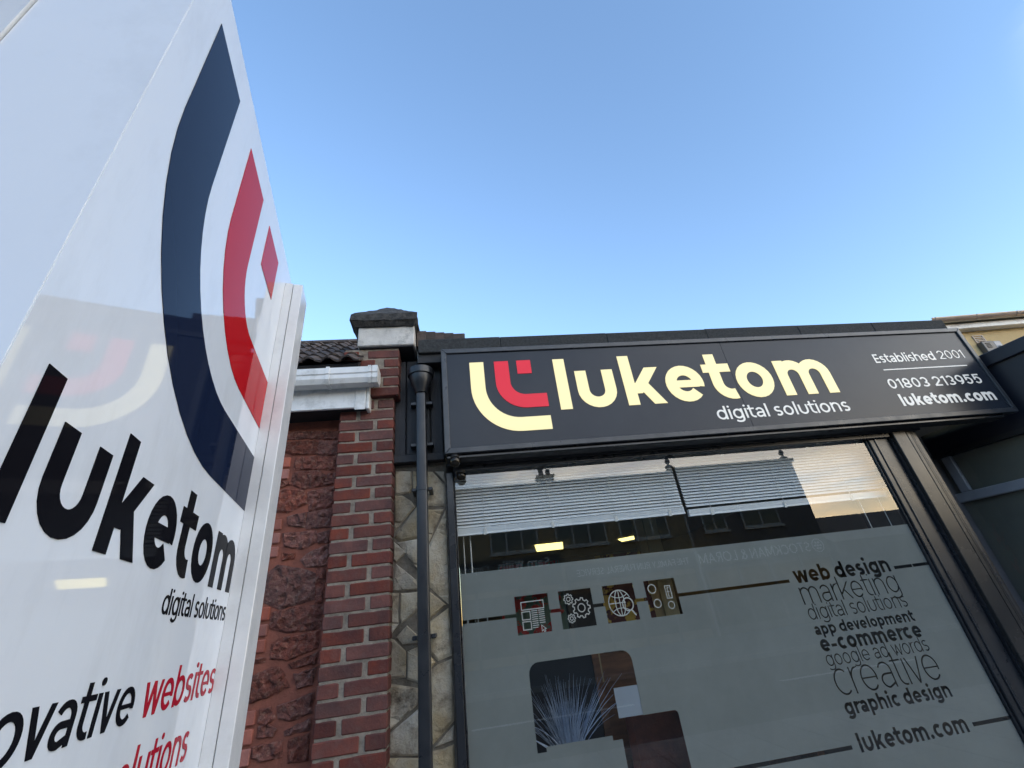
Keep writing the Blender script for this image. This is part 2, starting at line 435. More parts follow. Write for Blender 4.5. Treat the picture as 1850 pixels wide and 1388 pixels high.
XH, ASC, DESC = 0.735, 1.0, -0.27
def glyph(ch, w):
    """returns (advance width, polygons), ascender height 1"""
    h = w / 2
    X = XH
    n_w = 0.49 + 0.95 * w
    o_w = 0.56 + 0.72 * w
    c_w = 0.50 + 0.70 * w
    P = []
    def stem(x, y0, y1):
        P.extend(rectp(x - h, y0, x + h, y1))
    def bowl(x0, x1, y0=0.0, y1=None, a0=0, a1=360):
        y1 = X if y1 is None else y1
        P.extend(seg(arc((x0 + x1) / 2, (y0 + y1) / 2, (x1 - x0) / 2 - h, (y1 - y0) / 2 - h, a0, a1), w))
    def arch(x0, x1):      # shoulder from stem centre x0 to stem centre x1
        r = min((x1 - x0) / 2, X * .5)
        P.extend(seg([(x1, 0)] + arc((x0 + x1) / 2, X - h - r, (x1 - x0) / 2, r, 0, 180) + [(x0, X * .3)], w))
    if ch == ' ': return 0.42, P
    if ch == 'o': bowl(0, o_w); return o_w, P
    if ch == 'l': stem(h, 0, 1); return w, P
    if ch == 'i': stem(h, 0, X); P.extend(circ(h, X + .17 + h * .4, h * 1.18)); return w, P
    if ch == 'u':
        r = (n_w - w) / 2
        P.extend(seg([(h, X), (h, h + r)] + arc(n_w / 2, h + r, r, r, 180, 360) + [(n_w - h, X)], w)); return n_w, P
    if ch == 'n': stem(h, 0, X); arch(h, n_w - h); return n_w, P
    if ch == 'h': stem(h, 0, 1); arch(h, n_w - h); return n_w, P
    if ch == 'm':
        d = (n_w - w) * .90
        stem(h, 0, X); arch(h, h + d); arch(h + d, h + 2 * d); return 2 * d + w, P
    if ch == 'r':
        rw = .26 + .55 * w
        stem(h, 0, X)
        P.extend(seg(arc(h + rw - h * .5, X * .5, rw - h * .5, X * .5 - h, 180, 88) + [(rw + h * .4, X - h)], w)); return rw + h * .5, P
    if ch == 'k':
        kw = .52 + .95 * w
        stem(h, 0, 1)
        P.extend(slant(w * .9, X * .30, kw - w * .72, X, w * .98)); P.extend(slant(w + (kw - 2 * w) * .42, X * .56, kw - w * .66, 0, w * .98)); P.extend(rectp(w*.5, X*.36, w*1.5, X*.36+w*.8)); return kw, P
    if ch == 'e':
        bowl(0, o_w, a0=-15, a1=318)
        P.extend(rectp(h, X / 2 - h * .80, o_w - h, X / 2 + h * .62)); return o_w, P
    if ch == 'c': bowl(0, c_w + .06, a0=48, a1=312); return c_w - .02, P
    if ch == 't':
        tw = .33 + 1.0 * w
        sx = .11 + w * .5
        r = tw - sx - h * .1
        P.extend(seg([(sx, .95), (sx, h + r * .75)] + arc(sx + r * .75, h + r * .75, r * .75, r * .75, 180, 285, 8), w))
        P.extend(rectp(0, X - w * .86, tw, X)); return tw, P
    if ch in 'bdpqg':
        bw = o_w
        if ch == 'b': stem(h, 0, 1)
        if ch == 'd': stem(bw - h, 0, 1)
        if ch == 'p': stem(h, DESC, X)
        if ch == 'q': stem(bw - h, DESC, X)
        if ch == 'g':
            r = (bw - w) / 2
            P.extend(seg([(bw - h, X), (bw - h, DESC + h + r * .7)] + arc(bw / 2, DESC + h + r * .7, r, r * .7, 0, -150), w))
        bowl(0, bw); return bw, P
    if ch == 'a':
        aw = .46 + .68 * w
        r = (aw - w) / 2
        P.extend(seg([(aw - h, 0), (aw - h, X - h - r)] + arc(aw / 2, X - h - r, r, r, 0, 155), w))
        yt = X * .56 + h * .2
        ry = (yt - w) / 2
        rx = ry * 1.05
        P.extend(seg([(aw - h, yt - h)] + arc(h + rx, h + ry, rx, ry, 90, 270) + [(aw * .45, h), (aw - h, h + ry * .55)], w)); return aw, P
    if ch == 's':
        sw = .42 + .55 * w
        ry = (X - w) / 4
        P.extend(seg(arc(sw / 2, X - h - ry, sw / 2 - h, ry, 38, 262) + arc(sw / 2, h + ry, sw / 2 - h, ry, 82, -142), w)); return sw, P
    if ch == 'v':
        vw = .48 + .85 * w
        P.extend(slant(h * 1.15, X, vw / 2, 0, w)); P.extend(slant(vw - h * 1.15, X, vw / 2, 0, w)); return vw, P
    if ch == 'w':
        vw = .80 + 1.25 * w
        q = vw / 4
        P.extend(slant(h * 1.1, X, q + h * .3, 0, w)); P.extend(slant(vw / 2, X, q + h * .3, 0, w)); P.extend(slant(vw / 2, X, vw - q - h * .3, 0, w)); P.extend(slant(vw - h * 1.1, X, vw - q - h * .3, 0, w)); return vw, P
    if ch == '-': P.extend(rectp(0, X * .42 - h * .8, .30 + w * .5, X * .42 + h * .8)); return .30 + w * .5, P
    if ch == '.': P.extend(circ(h * 1.15, h * 1.1, h * 1.2)); return w * 1.15, P
    C = .96
    U = .58 + .6 * w
    if ch == '0': bowl(0, U, 0, C); return U, P
    if ch == 'O': bowl(0, .78 + .5 * w, 0, C); return .78 + .5 * w, P
    if ch == '1':
        stem(.20 + h, 0, C); P.extend(seg([(.02, C - .20), (.20 + h * .7, C - h * 1.1)], w)); return .20 + w, P
    if ch == '2':
        r = U / 2 - h
        P.extend(seg(arc(U / 2, C - h - r, r, r, 165, -25) + [(h * .9, h)], w)); P.extend(rectp(h * .4, 0, U, w)); return U, P
    if ch in '38':
        rt = .245; rb = (C - w) / 2 - rt
        if ch == '8':
            P.extend(seg(arc(U / 2, C - h - rt, U / 2 - h - .03, rt, 0, 360), w)); P.extend(seg(arc(U / 2, h + rb, U / 2 - h, rb, 0, 360), w))
        else:
            P.extend(seg(arc(U / 2 - .02, C - h - rt, U / 2 - h - .02, rt, 150, -90) , w)); P.extend(seg(arc(U / 2 - .02, h + rb, U / 2 - h, rb, 90, -150), w))
        return U, P
    if ch == '5':
        r = .31 - h * .4
        P.extend(rectp(.07, C - w, U - .04, C)); P.extend(slant(.08 + h, C, .04 + h, h + r * 1.15, w)); P.extend(seg([(.04 + h, h + r + r * .55)] + arc(U / 2 - .02, h + r, U / 2 - h, r, 118, -148), w)); return U, P
    if ch == '9':
        r = .29
        P.extend(seg(arc(U / 2, C - h - r, U / 2 - h, r, 0, 360), w)); P.extend(seg([(U - h, C - h - r), (U - h - .01, C * .45)] + arc(U * .30, C * .45, U * .70 - h - .01, C * .45 - h, 0, -80), w)); return U, P
    if ch == 'E':
        stem(h, 0, C); [P.extend(rectp(0, y, .50, y + w)) for y in (0, C / 2 - h, C - w)]; return .5, P
    if ch == 'F':
        stem(h, 0, C); [P.extend(rectp(0, y, .48, y + w)) for y in (C / 2 - h, C - w)]; return .48, P
    if ch == 'H': stem(h, 0, C); stem(.66 - h, 0, C); P.extend(rectp(0, C / 2 - h, .66, C / 2 + h)); return .66, P
    if ch == 'I': stem(h, 0, C); return w, P
    if ch == 'L': stem(h, 0, C); P.extend(rectp(0, 0, .46, w)); return .46, P
    if ch == 'T': stem(.3, 0, C); P.extend(rectp(0, C - w, .6, C)); return .6, P
    if ch == 'N': stem(h, 0, C); stem(.68 - h, 0, C); P.extend(slant(h, C, .68 - h, 0, w)); return .68, P
    if ch == 'M': stem(h, 0, C); stem(.84 - h, 0, C); P.extend(slant(h, C, .42, .1, w)); P.extend(slant(.84 - h, C, .42, .1, w)); return .84, P
    if ch == 'A': P.extend(slant(h, 0, .36, C, w)); P.extend(slant(.72 - h, 0, .36, C, w)); P.extend(rectp(.14, .26, .58, .26 + w)); return .72, P
    if ch == 'V': P.extend(slant(h, C, .35, 0, w)); P.extend(slant(.70 - h, C, .35, 0, w)); return .70, P
    if ch == 'Y': P.extend(slant(h, C, .32, .4, w)); P.extend(slant(.64 - h, C, .32, .4, w)); stem(.32, 0, .45); return .64, P
    if ch == 'W':
        for a, b in ((h, .25), (.48, .25), (.48, .71), (.96 - h, .71)): P.extend(slant(a, C, b, 0, w))
        return .96, P
    if ch == 'K': stem(h, 0, C); P.extend(slant(w, .3, .56, C, w)); P.extend(slant(.26, .5, .58, 0, w)); return .64, P
    if ch == 'C': P.extend(seg(arc(.38, C / 2, .38 - h, C / 2 - h, 45, 315), w)); return .66, P
    if ch == 'U': P.extend(seg([(h, C), (h, .3)] + arc(.31, .3, .31 - h, .3 - h, 180, 360) + [(.62 - h, C)], w)); return .62, P
    if ch in 'RP':
        stem(h, 0, C); P.extend(seg([(h, C - h), (.30, C - h)] + arc(.30, C * .73, .22, C * .27 - h, 90, -90) + [(h, C * .46 + h)], w))
        if ch == 'R': P.extend(slant(.30, C * .47, .50, 0, w))
        return .55, P
    if ch == 'S':
        ry = (C - w) / 4
        P.extend(seg(arc(.27, C - h - ry, .27 - h, ry, 35, 262) + arc(.27, h + ry, .27 - h, ry, 82, -145), w)); return .54, P
    if ch == '&':
        P.extend(seg(arc(.28, .74, .15, .17, 0, 360), w)); P.extend(seg(arc(.27, .27, .24, .24, 70, 340), w)); P.extend(slant(.22, .6, .60, 0, w)); return .62, P
    return 0.4, P

def fits(ch, right):
    """how close a neighbour may stand: straight sides 1, round sides closer, open sides closest"""
    if ch in 'ktvwr' and (right or ch in 'tvw'): return .42
    if ch in 'oecsbp' and right: return .86
    if ch in 'oecdgqas' and not right: return .86
    return 1.0

def text_polys(s, w, gap=0.145):
    x = 0.0
    polys = []
    for i, ch in enumerate(s):
        a, P = glyph(ch, w)
        polys += [[Vector((p[0] + x, p[1])) for p in q] for q in P]
        x += a
        if ch != ' ' and i + 1 < len(s) and s[i + 1] != ' ':
            x += gap * max(.38, fits(ch, True) * fits(s[i + 1], False))
    return x, polys

def fit_text(s, x0, x1, z0, w, asc=None, gap=0.145):
    W, P = text_polys(s, w, gap)
    sx = (x1 - x0) / W
    sz = asc if asc else sx
    return [[Vector((x0 + p.x * sx, z0 + p.y * sz)) for p in q] for q in P]

def fit_words(s, x0, x1, z0, w, asc=None, gap=0.145):
    W, _ = text_polys(s, w, gap)
    sx = (x1 - x0) / W
    res, done = [], ''
    for word in s.split(' '):
        pre, _ = text_polys(done, w, gap) if done else (0.0, None)
        ww, _ = text_polys(word, w, gap)
        res.append(fit_text(word, x0 + pre * sx, x0 + (pre + ww) * sx, z0, w, asc or sx, gap))
        done += word + ' '
    return res

def inside(poly, p):
    c = False
    n = len(poly)
    for i in range(n):
        a, b = poly[i], poly[i - 1]
        if (a.y > p.y) != (b.y > p.y) and p.x < (b.x - a.x) * (p.y - a.y) / (b.y - a.y) + a.x:
            c = not c
    return c

def cdt(polys):
    verts, faces = [], []
    for q in polys:
        i0 = len(verts)
        area = sum(q[i - 1].x * q[i].y - q[i].x * q[i - 1].y for i in range(len(q)))
        qq = q if area > 0 else q[::-1]
        verts += [Vector((p[0], p[1])) for p in qq]
        faces.append(list(range(i0, i0 + len(qq))))
    edges = []
    for f in faces:
        edges += [(f[i - 1], f[i]) for i in range(len(f))]
    return delaunay_2d_cdt(verts, edges, [], 0, 1e-6)

def flat(name, polys, material, parent, fmap, d0, d1, holes=None, local=False, keep=None):
    """union of 2D polygons (minus holes) -> a thin solid between depths d0 (back) and d1 (front)"""
    hs = holes or []
    vs, es, fs, ov, oe, of = cdt(list(polys) + list(hs))
    boxes = [(min(p.x for p in q), max(p.x for p in q), min(p.y for p in q), max(p.y for p in q), q, k < len(polys)) for k, q in enumerate(list(polys) + list(hs))]
    tris = []
    for f in fs:
        c = sum((vs[i] for i in f), Vector((0, 0))) / len(f)
        solid = hole = False
        for (xa, xb, ya, yb, q, is_solid) in boxes:
            if xa <= c.x <= xb and ya <= c.y <= yb and not (solid and is_solid) and inside(q, c):
                if is_solid:
                    solid = True
                    if not hs: break
                else:
                    hole = True
                    break
        if solid and not hole:
            tris.append(f)
    bm = bmesh.new()
    fr = {}
    for f in tris:
        for i in f:
            if i not in fr:
                fr[i] = bm.verts.new((vs[i][0], vs[i][1], 0))
    for f in tris:
        try:
            bm.faces.new([fr[i] for i in f])
        except ValueError:
            pass
    if abs(d1 - d0) > 1e-7:
        r = bmesh.ops.extrude_face_region(bm, geom=list(bm.faces))
        back = {v for v in r['geom'] if isinstance(v, bmesh.types.BMVert)}
    else:
        back = set()
    off = Vector((0, 0, 0)) if local or parent is None else root_of(parent).location
    for v in bm.verts:
        v.co = Vector(fmap(v.co.x, v.co.y, d1 if v in back else d0)) - off
    bmesh.ops.recalc_face_normals(bm, faces=bm.faces)
    me = bpy.data.meshes.new(name)
    bm.to_mesh(me); bm.free()
    me.materials.append(material)
    return place(name, me, parent)

def rough_block(poly, d_back, d_edge, d_front, fmap, rng, grid=0.05, rough=0.3, jitter=0.0):
    """a stone: irregular outline, lumpy face. returns bmesh in fmap space"""
    out = []
    n = len(poly)
    for i in range(n):
        a, b = Vector(poly[i]), Vector(poly[(i + 1) % n])
        k = max(1, int((b - a).length / grid))
        for j in range(k):
            p = a.lerp(b, j / k)
            if jitter:
                p = p + Vector((rng.uniform(-1, 1), rng.uniform(-1, 1))) * jitter
            out.append(p)
    cx = sum((p.x for p in out)) / len(out); cy = sum((p.y for p in out)) / len(out)
    c = Vector((cx, cy))
    inner = []
    for s in (0.86,):
        inner.append([c + (p - c) * s for p in out])
    xs = [p.x for p in out]; ys = [p.y for p in out]
    pts = []
    y = min(ys)
    while y < max(ys):
        x = min(xs)
        while x < max(xs):
            p = Vector((x + rng.uniform(-.35, .35) * grid, y + rng.uniform(-.35, .35) * grid))
            if inside([c + (q - c) * .72 for q in out], p):
                pts.append(p)
            x += grid
        y += grid
    allp = out + inner[0] + pts
    no = len(out)
    vs, es, fs, ov, oe, of = delaunay_2d_cdt([Vector((p.x, p.y)) for p in allp], [(i, (i + 1) % no) for i in range(no)], [list(range(no))] if sum(out[i - 1].x * out[i].y - out[i].x * out[i - 1].y for i in range(no)) > 0 else [list(range(no))[::-1]], 1, 1e-6)
    bm = bmesh.new()
    bv = []
    for i, v in enumerate(vs):
        o = ov[i][0] if ov[i] else 0
        if o < no: d = d_edge
        elif o < 2 * no: d = d_edge + (d_front - d_edge) * (.9 - rough * rng.random())
        else: d = d_edge + (d_front - d_edge) * (1.1 - rough * 1.3 * rng.random())
        bv.append(bm.verts.new(fmap(v[0], v[1], d)))
    for f in fs:
        try: bm.faces.new([bv[i] for i in f])
        except ValueError: pass
    edges = [e for e in bm.edges if len(e.link_faces) == 1]
    r = bmesh.ops.extrude_edge_only(bm, edges=edges)
    f0, f1 = Vector(fmap(0, 0, d_edge)), Vector(fmap(0, 0, d_back))
    for v in r['geom']:
        if isinstance(v, bmesh.types.BMVert):
            v.co += f1 - f0
    bmesh.ops.recalc_face_normals(bm, faces=bm.faces)
    return bm

def stone(name, bm, material, parent, smooth=False):
    off = root_of(parent).location
    c = Vector((0, 0, 0))
    for v in bm.verts: c += v.co
    c /= len(bm.verts)
    bmesh.ops.translate(bm, verts=bm.verts, vec=-c)
    me = bpy.data.meshes.new(name)
    if smooth:
        for f in bm.faces: f.smooth = True
    bm.to_mesh(me); bm.free()
    me.materials.append(material)
    return place(name, me, parent, c - off)

def front(y):
    return lambda x, z, d: (x, y - d, z)          # a plane facing the street
RED_STONES = [[(-1.109,2.719),(-0.919,2.714),(-0.901,2.626),(-1.055,2.633),(-1.100,2.651)],[(-0.905,2.713),(-0.778,2.703),(-0.783,2.607),(-0.892,2.621)],[(-1.127,2.798),(-0.970,2.787),(-0.956,2.736),(-1.103,2.742)],[(-0.956,2.786),(-0.774,2.772),(-0.779,2.718),(-0.947,2.736)],[(-1.031,2.608),(-0.908,2.608),(-0.900,2.524),(-1.030,2.530)],[(-0.899,2.607),(-0.778,2.597),(-0.780,2.509),(-0.887,2.523)],[(-1.032,2.507),(-0.890,2.509),(-0.835,2.464),(-0.864,2.413),(-0.961,2.399),(-1.035,2.432)],[(-0.828,2.481),(-0.779,2.491),(-0.777,2.423),(-0.847,2.411)],[(-1.145,2.463),(-1.058,2.456),(-1.047,2.433),(-1.130,2.414)],[(-1.143,2.393),(-1.060,2.403),(-0.968,2.387),(-0.943,2.307),(-1.042,2.266),(-1.139,2.279)],[(-0.926,2.374),(-0.779,2.397),(-0.782,2.276),(-0.914,2.263)],[(-1.034,2.232),(-0.937,2.248),(-0.936,2.166),(-1.024,2.183)],[(-0.916,2.246),(-0.785,2.259),(-0.784,2.152),(-0.919,2.157)],[(-1.041,2.133),(-0.869,2.132),(-0.859,2.072),(-0.929,2.040),(-1.027,2.061)],[(-0.852,2.118),(-0.786,2.132),(-0.784,2.064),(-0.843,2.062)],[(-1.042,2.024),(-0.972,2.018),(-0.969,1.987),(-1.037,1.986)],[(-0.930,1.979),(-0.902,2.007),(-0.787,2.049),(-0.784,1.935),(-0.895,1.938)],[(-1.095,1.922),(-1.047,1.950),(-0.939,1.928),(-0.860,1.891),(-0.855,1.769),(-1.011,1.745),(-1.088,1.780)],[(-0.839,1.911),(-0.790,1.913),(-0.790,1.748),(-0.830,1.745)],[(-1.043,1.717),(-0.916,1.730),(-0.799,1.724),(-0.803,1.617),(-0.959,1.615),(-1.040,1.644)],[(-1.025,1.565),(-0.976,1.585),(-0.808,1.598),(-0.808,1.521),(-0.943,1.486),(-1.023,1.502)],[(-0.926,1.466),(-0.799,1.501),(-0.801,1.451),(-0.910,1.446)],[(-1.140,1.338),(-1.134,1.419),(-1.007,1.457),(-0.970,1.435),(-0.934,1.365),(-1.022,1.335),(-1.130,1.317)],[(-0.899,1.414),(-0.798,1.426),(-0.805,1.361),(-0.872,1.352)],[(-0.956,1.287),(-0.801,1.319),(-0.806,1.240),(-0.896,1.221),(-0.949,1.236)],[(-1.043,1.215),(-0.999,1.220),(-0.956,1.193),(-0.972,1.168),(-1.039,1.174)],[(-0.917,1.182),(-0.804,1.217),(-0.802,1.173),(-0.908,1.165)],[(-1.052,1.136),(-0.930,1.141),(-0.922,1.082),(-1.015,1.077),(-1.053,1.100)],[(-0.892,1.141),(-0.803,1.151),(-0.799,1.056),(-0.882,1.061)],[(-1.143,1.510),(-1.062,1.510),(-1.058,1.488),(-1.136,1.491)],[(-1.047,1.282),(-1.002,1.287),(-0.970,1.244),(-1.005,1.221),(-1.045,1.232)]]
RED_BRICKS = [[(-1.146,2.617),(-1.048,2.540)],[(-1.143,2.539),(-1.047,2.464)],[(-1.143,2.226),(-1.055,2.154)],[(-1.143,2.146),(-1.056,2.076)],[(-1.146,2.069),(-1.057,2.000)],[(-1.152,1.753),(-1.062,1.676)],[(-1.152,1.669),(-1.065,1.601)],[(-1.151,1.598),(-1.071,1.526)],[(-1.151,1.289),(-1.062,1.217)],[(-1.150,1.215),(-1.066,1.143)],[(-1.149,1.138),(-1.068,1.061)]]
CLAD_STONES = [[(-0.402,2.459),(-0.301,2.451),(-0.296,2.346),(-0.311,2.310),(-0.398,2.307)],[(-0.293,2.451),(-0.236,2.446),(-0.238,2.296),(-0.290,2.323)],[(-0.402,2.298),(-0.359,2.299),(-0.301,2.257),(-0.279,2.223),(-0.398,2.088)],[(-0.276,2.208),(-0.239,2.251),(-0.241,2.039),(-0.363,2.024),(-0.402,2.052)],[(-0.404,2.023),(-0.351,1.980),(-0.338,1.955),(-0.388,1.908),(-0.405,1.923)],[(-0.387,2.016),(-0.241,2.028),(-0.243,1.830),(-0.329,1.944)],[(-0.385,1.895),(-0.281,1.808),(-0.244,1.802),(-0.244,1.749),(-0.402,1.757)],[(-0.405,1.742),(-0.369,1.738),(-0.372,1.649),(-0.371,1.591),(-0.408,1.545)],[(-0.360,1.737),(-0.244,1.737),(-0.245,1.659),(-0.352,1.589),(-0.362,1.625)],[(-0.382,1.520),(-0.326,1.575),(-0.247,1.499),(-0.247,1.482),(-0.351,1.483)],[(-0.410,1.517),(-0.391,1.513),(-0.334,1.454),(-0.328,1.443),(-0.331,1.338),(-0.415,1.337)],[(-0.320,1.450),(-0.247,1.468),(-0.249,1.297),(-0.323,1.326)],[(-0.417,1.319),(-0.250,1.272),(-0.250,1.222),(-0.410,1.122)],[(-0.412,1.103),(-0.251,1.197),(-0.253,1.004),(-0.415,1.026)],[(-0.417,1.013),(-0.253,0.992),(-0.254,0.930),(-0.415,0.952)],[(-0.226,2.440),(-0.166,2.435),(-0.089,2.340),(-0.088,2.211),(-0.229,2.228)],[(-0.151,2.439),(-0.089,2.434),(-0.087,2.366)],[(-0.229,2.199),(-0.102,2.188),(-0.122,2.154),(-0.201,1.995),(-0.232,1.998)],[(-0.090,2.177),(-0.092,1.659),(-0.195,1.756),(-0.215,1.776),(-0.202,1.968)],[(-0.233,1.766),(-0.196,1.731),(-0.108,1.656),(-0.198,1.595),(-0.236,1.588)],[(-0.096,1.633),(-0.087,1.409),(-0.163,1.391),(-0.208,1.439),(-0.235,1.475),(-0.231,1.573),(-0.199,1.578)],[(-0.235,1.453),(-0.174,1.385),(-0.210,1.349),(-0.237,1.342)],[(-0.087,1.385),(-0.091,1.123),(-0.198,1.043),(-0.239,1.044),(-0.235,1.326),(-0.166,1.365)],[(-0.091,1.103),(-0.092,1.042),(-0.187,1.026)],[(-0.093,1.023),(-0.093,0.908),(-0.238,0.928),(-0.237,1.012),(-0.196,1.009)]]
# ================================================================== ground
rng = random.Random(7)
g = MB().box(-60, 60, -9.8, -3.65, -0.30, -0.12); struct(g.build('road', M['asphalt']))
g = MB().box(-400, 400, -400, 400, -0.6, -0.34); struct(g.build('ground', M['asphalt']))
g = MB().box(-60, 60, -3.5, 14, -0.34, -0.012); pav = struct(g.build('pavement', M['mortar']))
slab_me = None
for i in range(-8, 14):
    for j in range(6):
        x0, y0 = i * .6, -3.49 + j * .6
        if slab_me is None:
            s = MB().box(-.295, .295, -.295, .295, -.05, 0).build('paving_slab', M['paving'], None, bevel=.006); slab_me = s.data; s.location = (x0, y0, .0)
        else:
            s = place('paving_slab', slab_me, None, (x0, y0, .0))
        s.parent = pav
g = MB().box(-60, 60, -16, -9.95, -0.34, -0.01); struct(g.build('far_pavement', M['farpave']))
k1 = None
for k, (ya, yb) in enumerate(((-3.65, -3.5), (-9.95, -9.8))):
    kb = MB().box(-60, 60, ya, yb, -.34, -.005); struct(kb.build('kerb', M['kerbm'], bevel=.0))
for k in range(-6, 8):
    b = MB().box(k * 6, k * 6 + 3, -6.8, -6.68, -.12, -.116).build('road_marking', M['linepaint']); struct(b)

# ================================================================== the shop's own masonry
def grow(q, k):
    c = sum((Vector(p) for p in q), Vector((0, 0))) / len(q)
    return [c + (Vector(p) - c) * k for p in q]
# --- red sandstone wall with brick quoins
t = thing('stone_wall', 'red sandstone rubble wall in shadow under the white gutter, behind the brick pier', 'wall', (-1.5, .2, 0))
MB().box(-3.2, -.60, .125, .45, 0, 3.02).build('mortar_bed', M['redmortar'], t)
F = front(.125)
for q in RED_STONES:
    stone('stone', rough_block(grow(q, 1.14), -.02, .003, .024, F, rng, .022, .95, .003), M['redstone'], t)
bv = []
for (xa, za), (xb, zb) in RED_BRICKS:
    m = MB().box(xa, -1.064, .112, .20, zb + .007, za - .004).build('brick', M['quoin'], t, bevel=.005)
# rest of the wall, hidden behind the white sign from the photograph's camera
z = .05
while z < 2.75:
    hgt = rng.uniform(.10, .20)
    x = -3.15
    while x < -1.25:
        wd = rng.uniform(.14, .34)
        x2 = min(x + wd, -1.18)
        q = [Vector((x + .012 + rng.uniform(0, .012), z + .012)), Vector((x2 - .012, z + .012 + rng.uniform(0, .014))), Vector((x2 - .012 - rng.uniform(0, .015), min(z + hgt, 2.78) - .008)), Vector((x + .014, min(z + hgt, 2.78) - .012 - rng.uniform(0, .012)))]
        stone('stone', rough_block(q, -.02, .002, .022, F, rng, .075, .5, .003), M['redstone'], t)
        x = x2
    if z < .92:
        x = -1.10
        while x < -.80:
            x2 = min(x + rng.uniform(.11, .22), -.78)
            if x2 - x > .05:
                q = [Vector((x + .012, z + .012)), Vector((x2 - .012, z + .016)), Vector((x2 - .016, z + hgt - .008)), Vector((x + .014, z + hgt - .014))]
                stone('stone', rough_block(q, -.02, .002, .022, F, rng, .06, .5, .003), M['redstone'], t)
            x = x2
    z += hgt

# --- brick pier
t = thing('brick_pier', 'tall narrow red brick pier with pale mortar and a weathered pyramid cap', 'pier', (-.58, .1, 0))
core = MB().box(-.741, -.411, .006, .30, .0, 2.9475)
core.box(-.741, -.376, -.030, .30, 2.948, 3.325)
core.build('mortar', M['mortar'], t)
def brick_mesh(l, seed):
    r2 = random.Random(seed)
    b = MB().box(-l / 2, l / 2, 0, .11, 0, .0625)
    bm = b.bm
    bmesh.ops.subdivide_edges(bm, edges=[e for e in bm.edges if abs(e.verts[0].co.x - e.verts[1].co.x) > .05], cuts=4)
    bmesh.ops.bevel(bm, geom=[e for e in bm.edges if len(e.link_faces) == 2 and e.calc_face_angle(0) > .5], offset=.0045, segments=1, affect='EDGES')
    for v in bm.verts:
        v.co += Vector((r2.uniform(-1, 1) * .0017, r2.uniform(-1, 1) * .0009, r2.uniform(-1, 1) * .0017))
    return b
BR = {'s': [], 'h': []}
def brick(kind, xc, y, z, parent):
    l = .215 if kind == 's' else .1035
    off = root_of(parent).location
    if len(BR[kind]) < 4:
        o = brick_mesh(l, len(BR[kind]) + (20 if kind == 's' else 50)).build('brick', M['brick'], parent, local=True)
        BR[kind].append(o.data)
    else:
        o = place('brick', rng.choice(BR[kind]), parent)
    o.location = Vector((xc, y, z)) - off
    o.rotation_euler = (rng.uniform(-.008, .008), rng.uniform(-.005, .005), rng.uniform(-.006, .006))
    return o
XL, XR = -.749, -.4045
for k in range(0, 44):
    z = .022 + .075 * k
    st = k >= 39
    xl, xr = XL, (XR + (.035 if st else 0))
    y = -.036 if st else rng.uniform(-.002, .002)
    extra = xr - xl - (.215 + .1035 + .012)
    jx = .012 + max(0, extra) * .5 + rng.uniform(-.003, .003)
    if k % 2 == 0:
        brick('s', xl + .1075, y, z, t); brick('h', xr - .0518, y, z, t)
    else:
        brick('h', xl + .0518, y, z, t); brick('s', xr - .1075, y, z, t)
# faces of the pier's right flank
for k in range(0, 44):
    z = .022 + .075 * k
    o = brick('h' if k % 2 else 's', 0, 0, z, t)
    st = k >= 39
    o.location = Vector((XR - .11 + .002 + (.035 if st else 0), .17 + (.015 if k % 2 else .06), z)) - t.location
    o.rotation_euler = (0, 0, R(90)); o.location.x += .11
# white block and pyramid cap
blk = MB().box(-.655, -.262, -.06, .30, 3.335, 3.508)
b = blk.build('cap_block', M['render'], t, bevel=.006)
def cap_mesh():
    m = MB()
    x0, x1, y0, y1 = -.705, -.238, -.105, .345
    cx, cy = (x0 + x1) / 2, (y0 + y1) / 2
    m.poly_prism([(x0 + .03, y0 + .03, 3.492), (x1 - .03, y0 + .03, 3.492), (x1 - .03, y1 - .03, 3.492), (x0 + .03, y1 - .03, 3.492)], [(x0, y0, 3.525), (x1, y0, 3.525), (x1, y1, 3.525), (x0, y1, 3.525)])
    m.poly_prism([(x0 - .002, y0 - .002, 3.525), (x1 + .002, y0 - .002, 3.525), (x1 + .002, y1 + .002, 3.525), (x0 - .002, y1 + .002, 3.525)], [(x0, y0, 3.585), (x1, y0, 3.585), (x1, y1, 3.585), (x0, y1, 3.585)])
    m.poly_prism([(x0, y0, 3.585), (x1, y0, 3.585), (x1, y1, 3.585), (x0, y1, 3.585)], [(cx - .02, cy - .02, 3.80), (cx + .02, cy - .02, 3.80), (cx + .02, cy + .02, 3.80), (cx - .02, cy + .02, 3.80)])
    bm = m.bm
    bmesh.ops.remove_doubles(bm, verts=bm.verts, dist=.0005)
    bmesh.ops.subdivide_edges(bm, edges=[e for e in bm.edges if e.calc_length() > .1], cuts=9, use_grid_fill=True)
    r2 = random.Random(3)
    for v in bm.verts:
        v.co += Vector((r2.uniform(-1, 1), r2.uniform(-1, 1), r2.uniform(-1, 1))) * .0045
    return m
cap_mesh().build('pyramid_cap', M['capstone'], t)
MB().box(-.645, -.272, -.05, .29, 3.3255, 3.3345).build('cap_shadow', M['soffit'], t)  # thin black strip standing in for the shadow under the white block

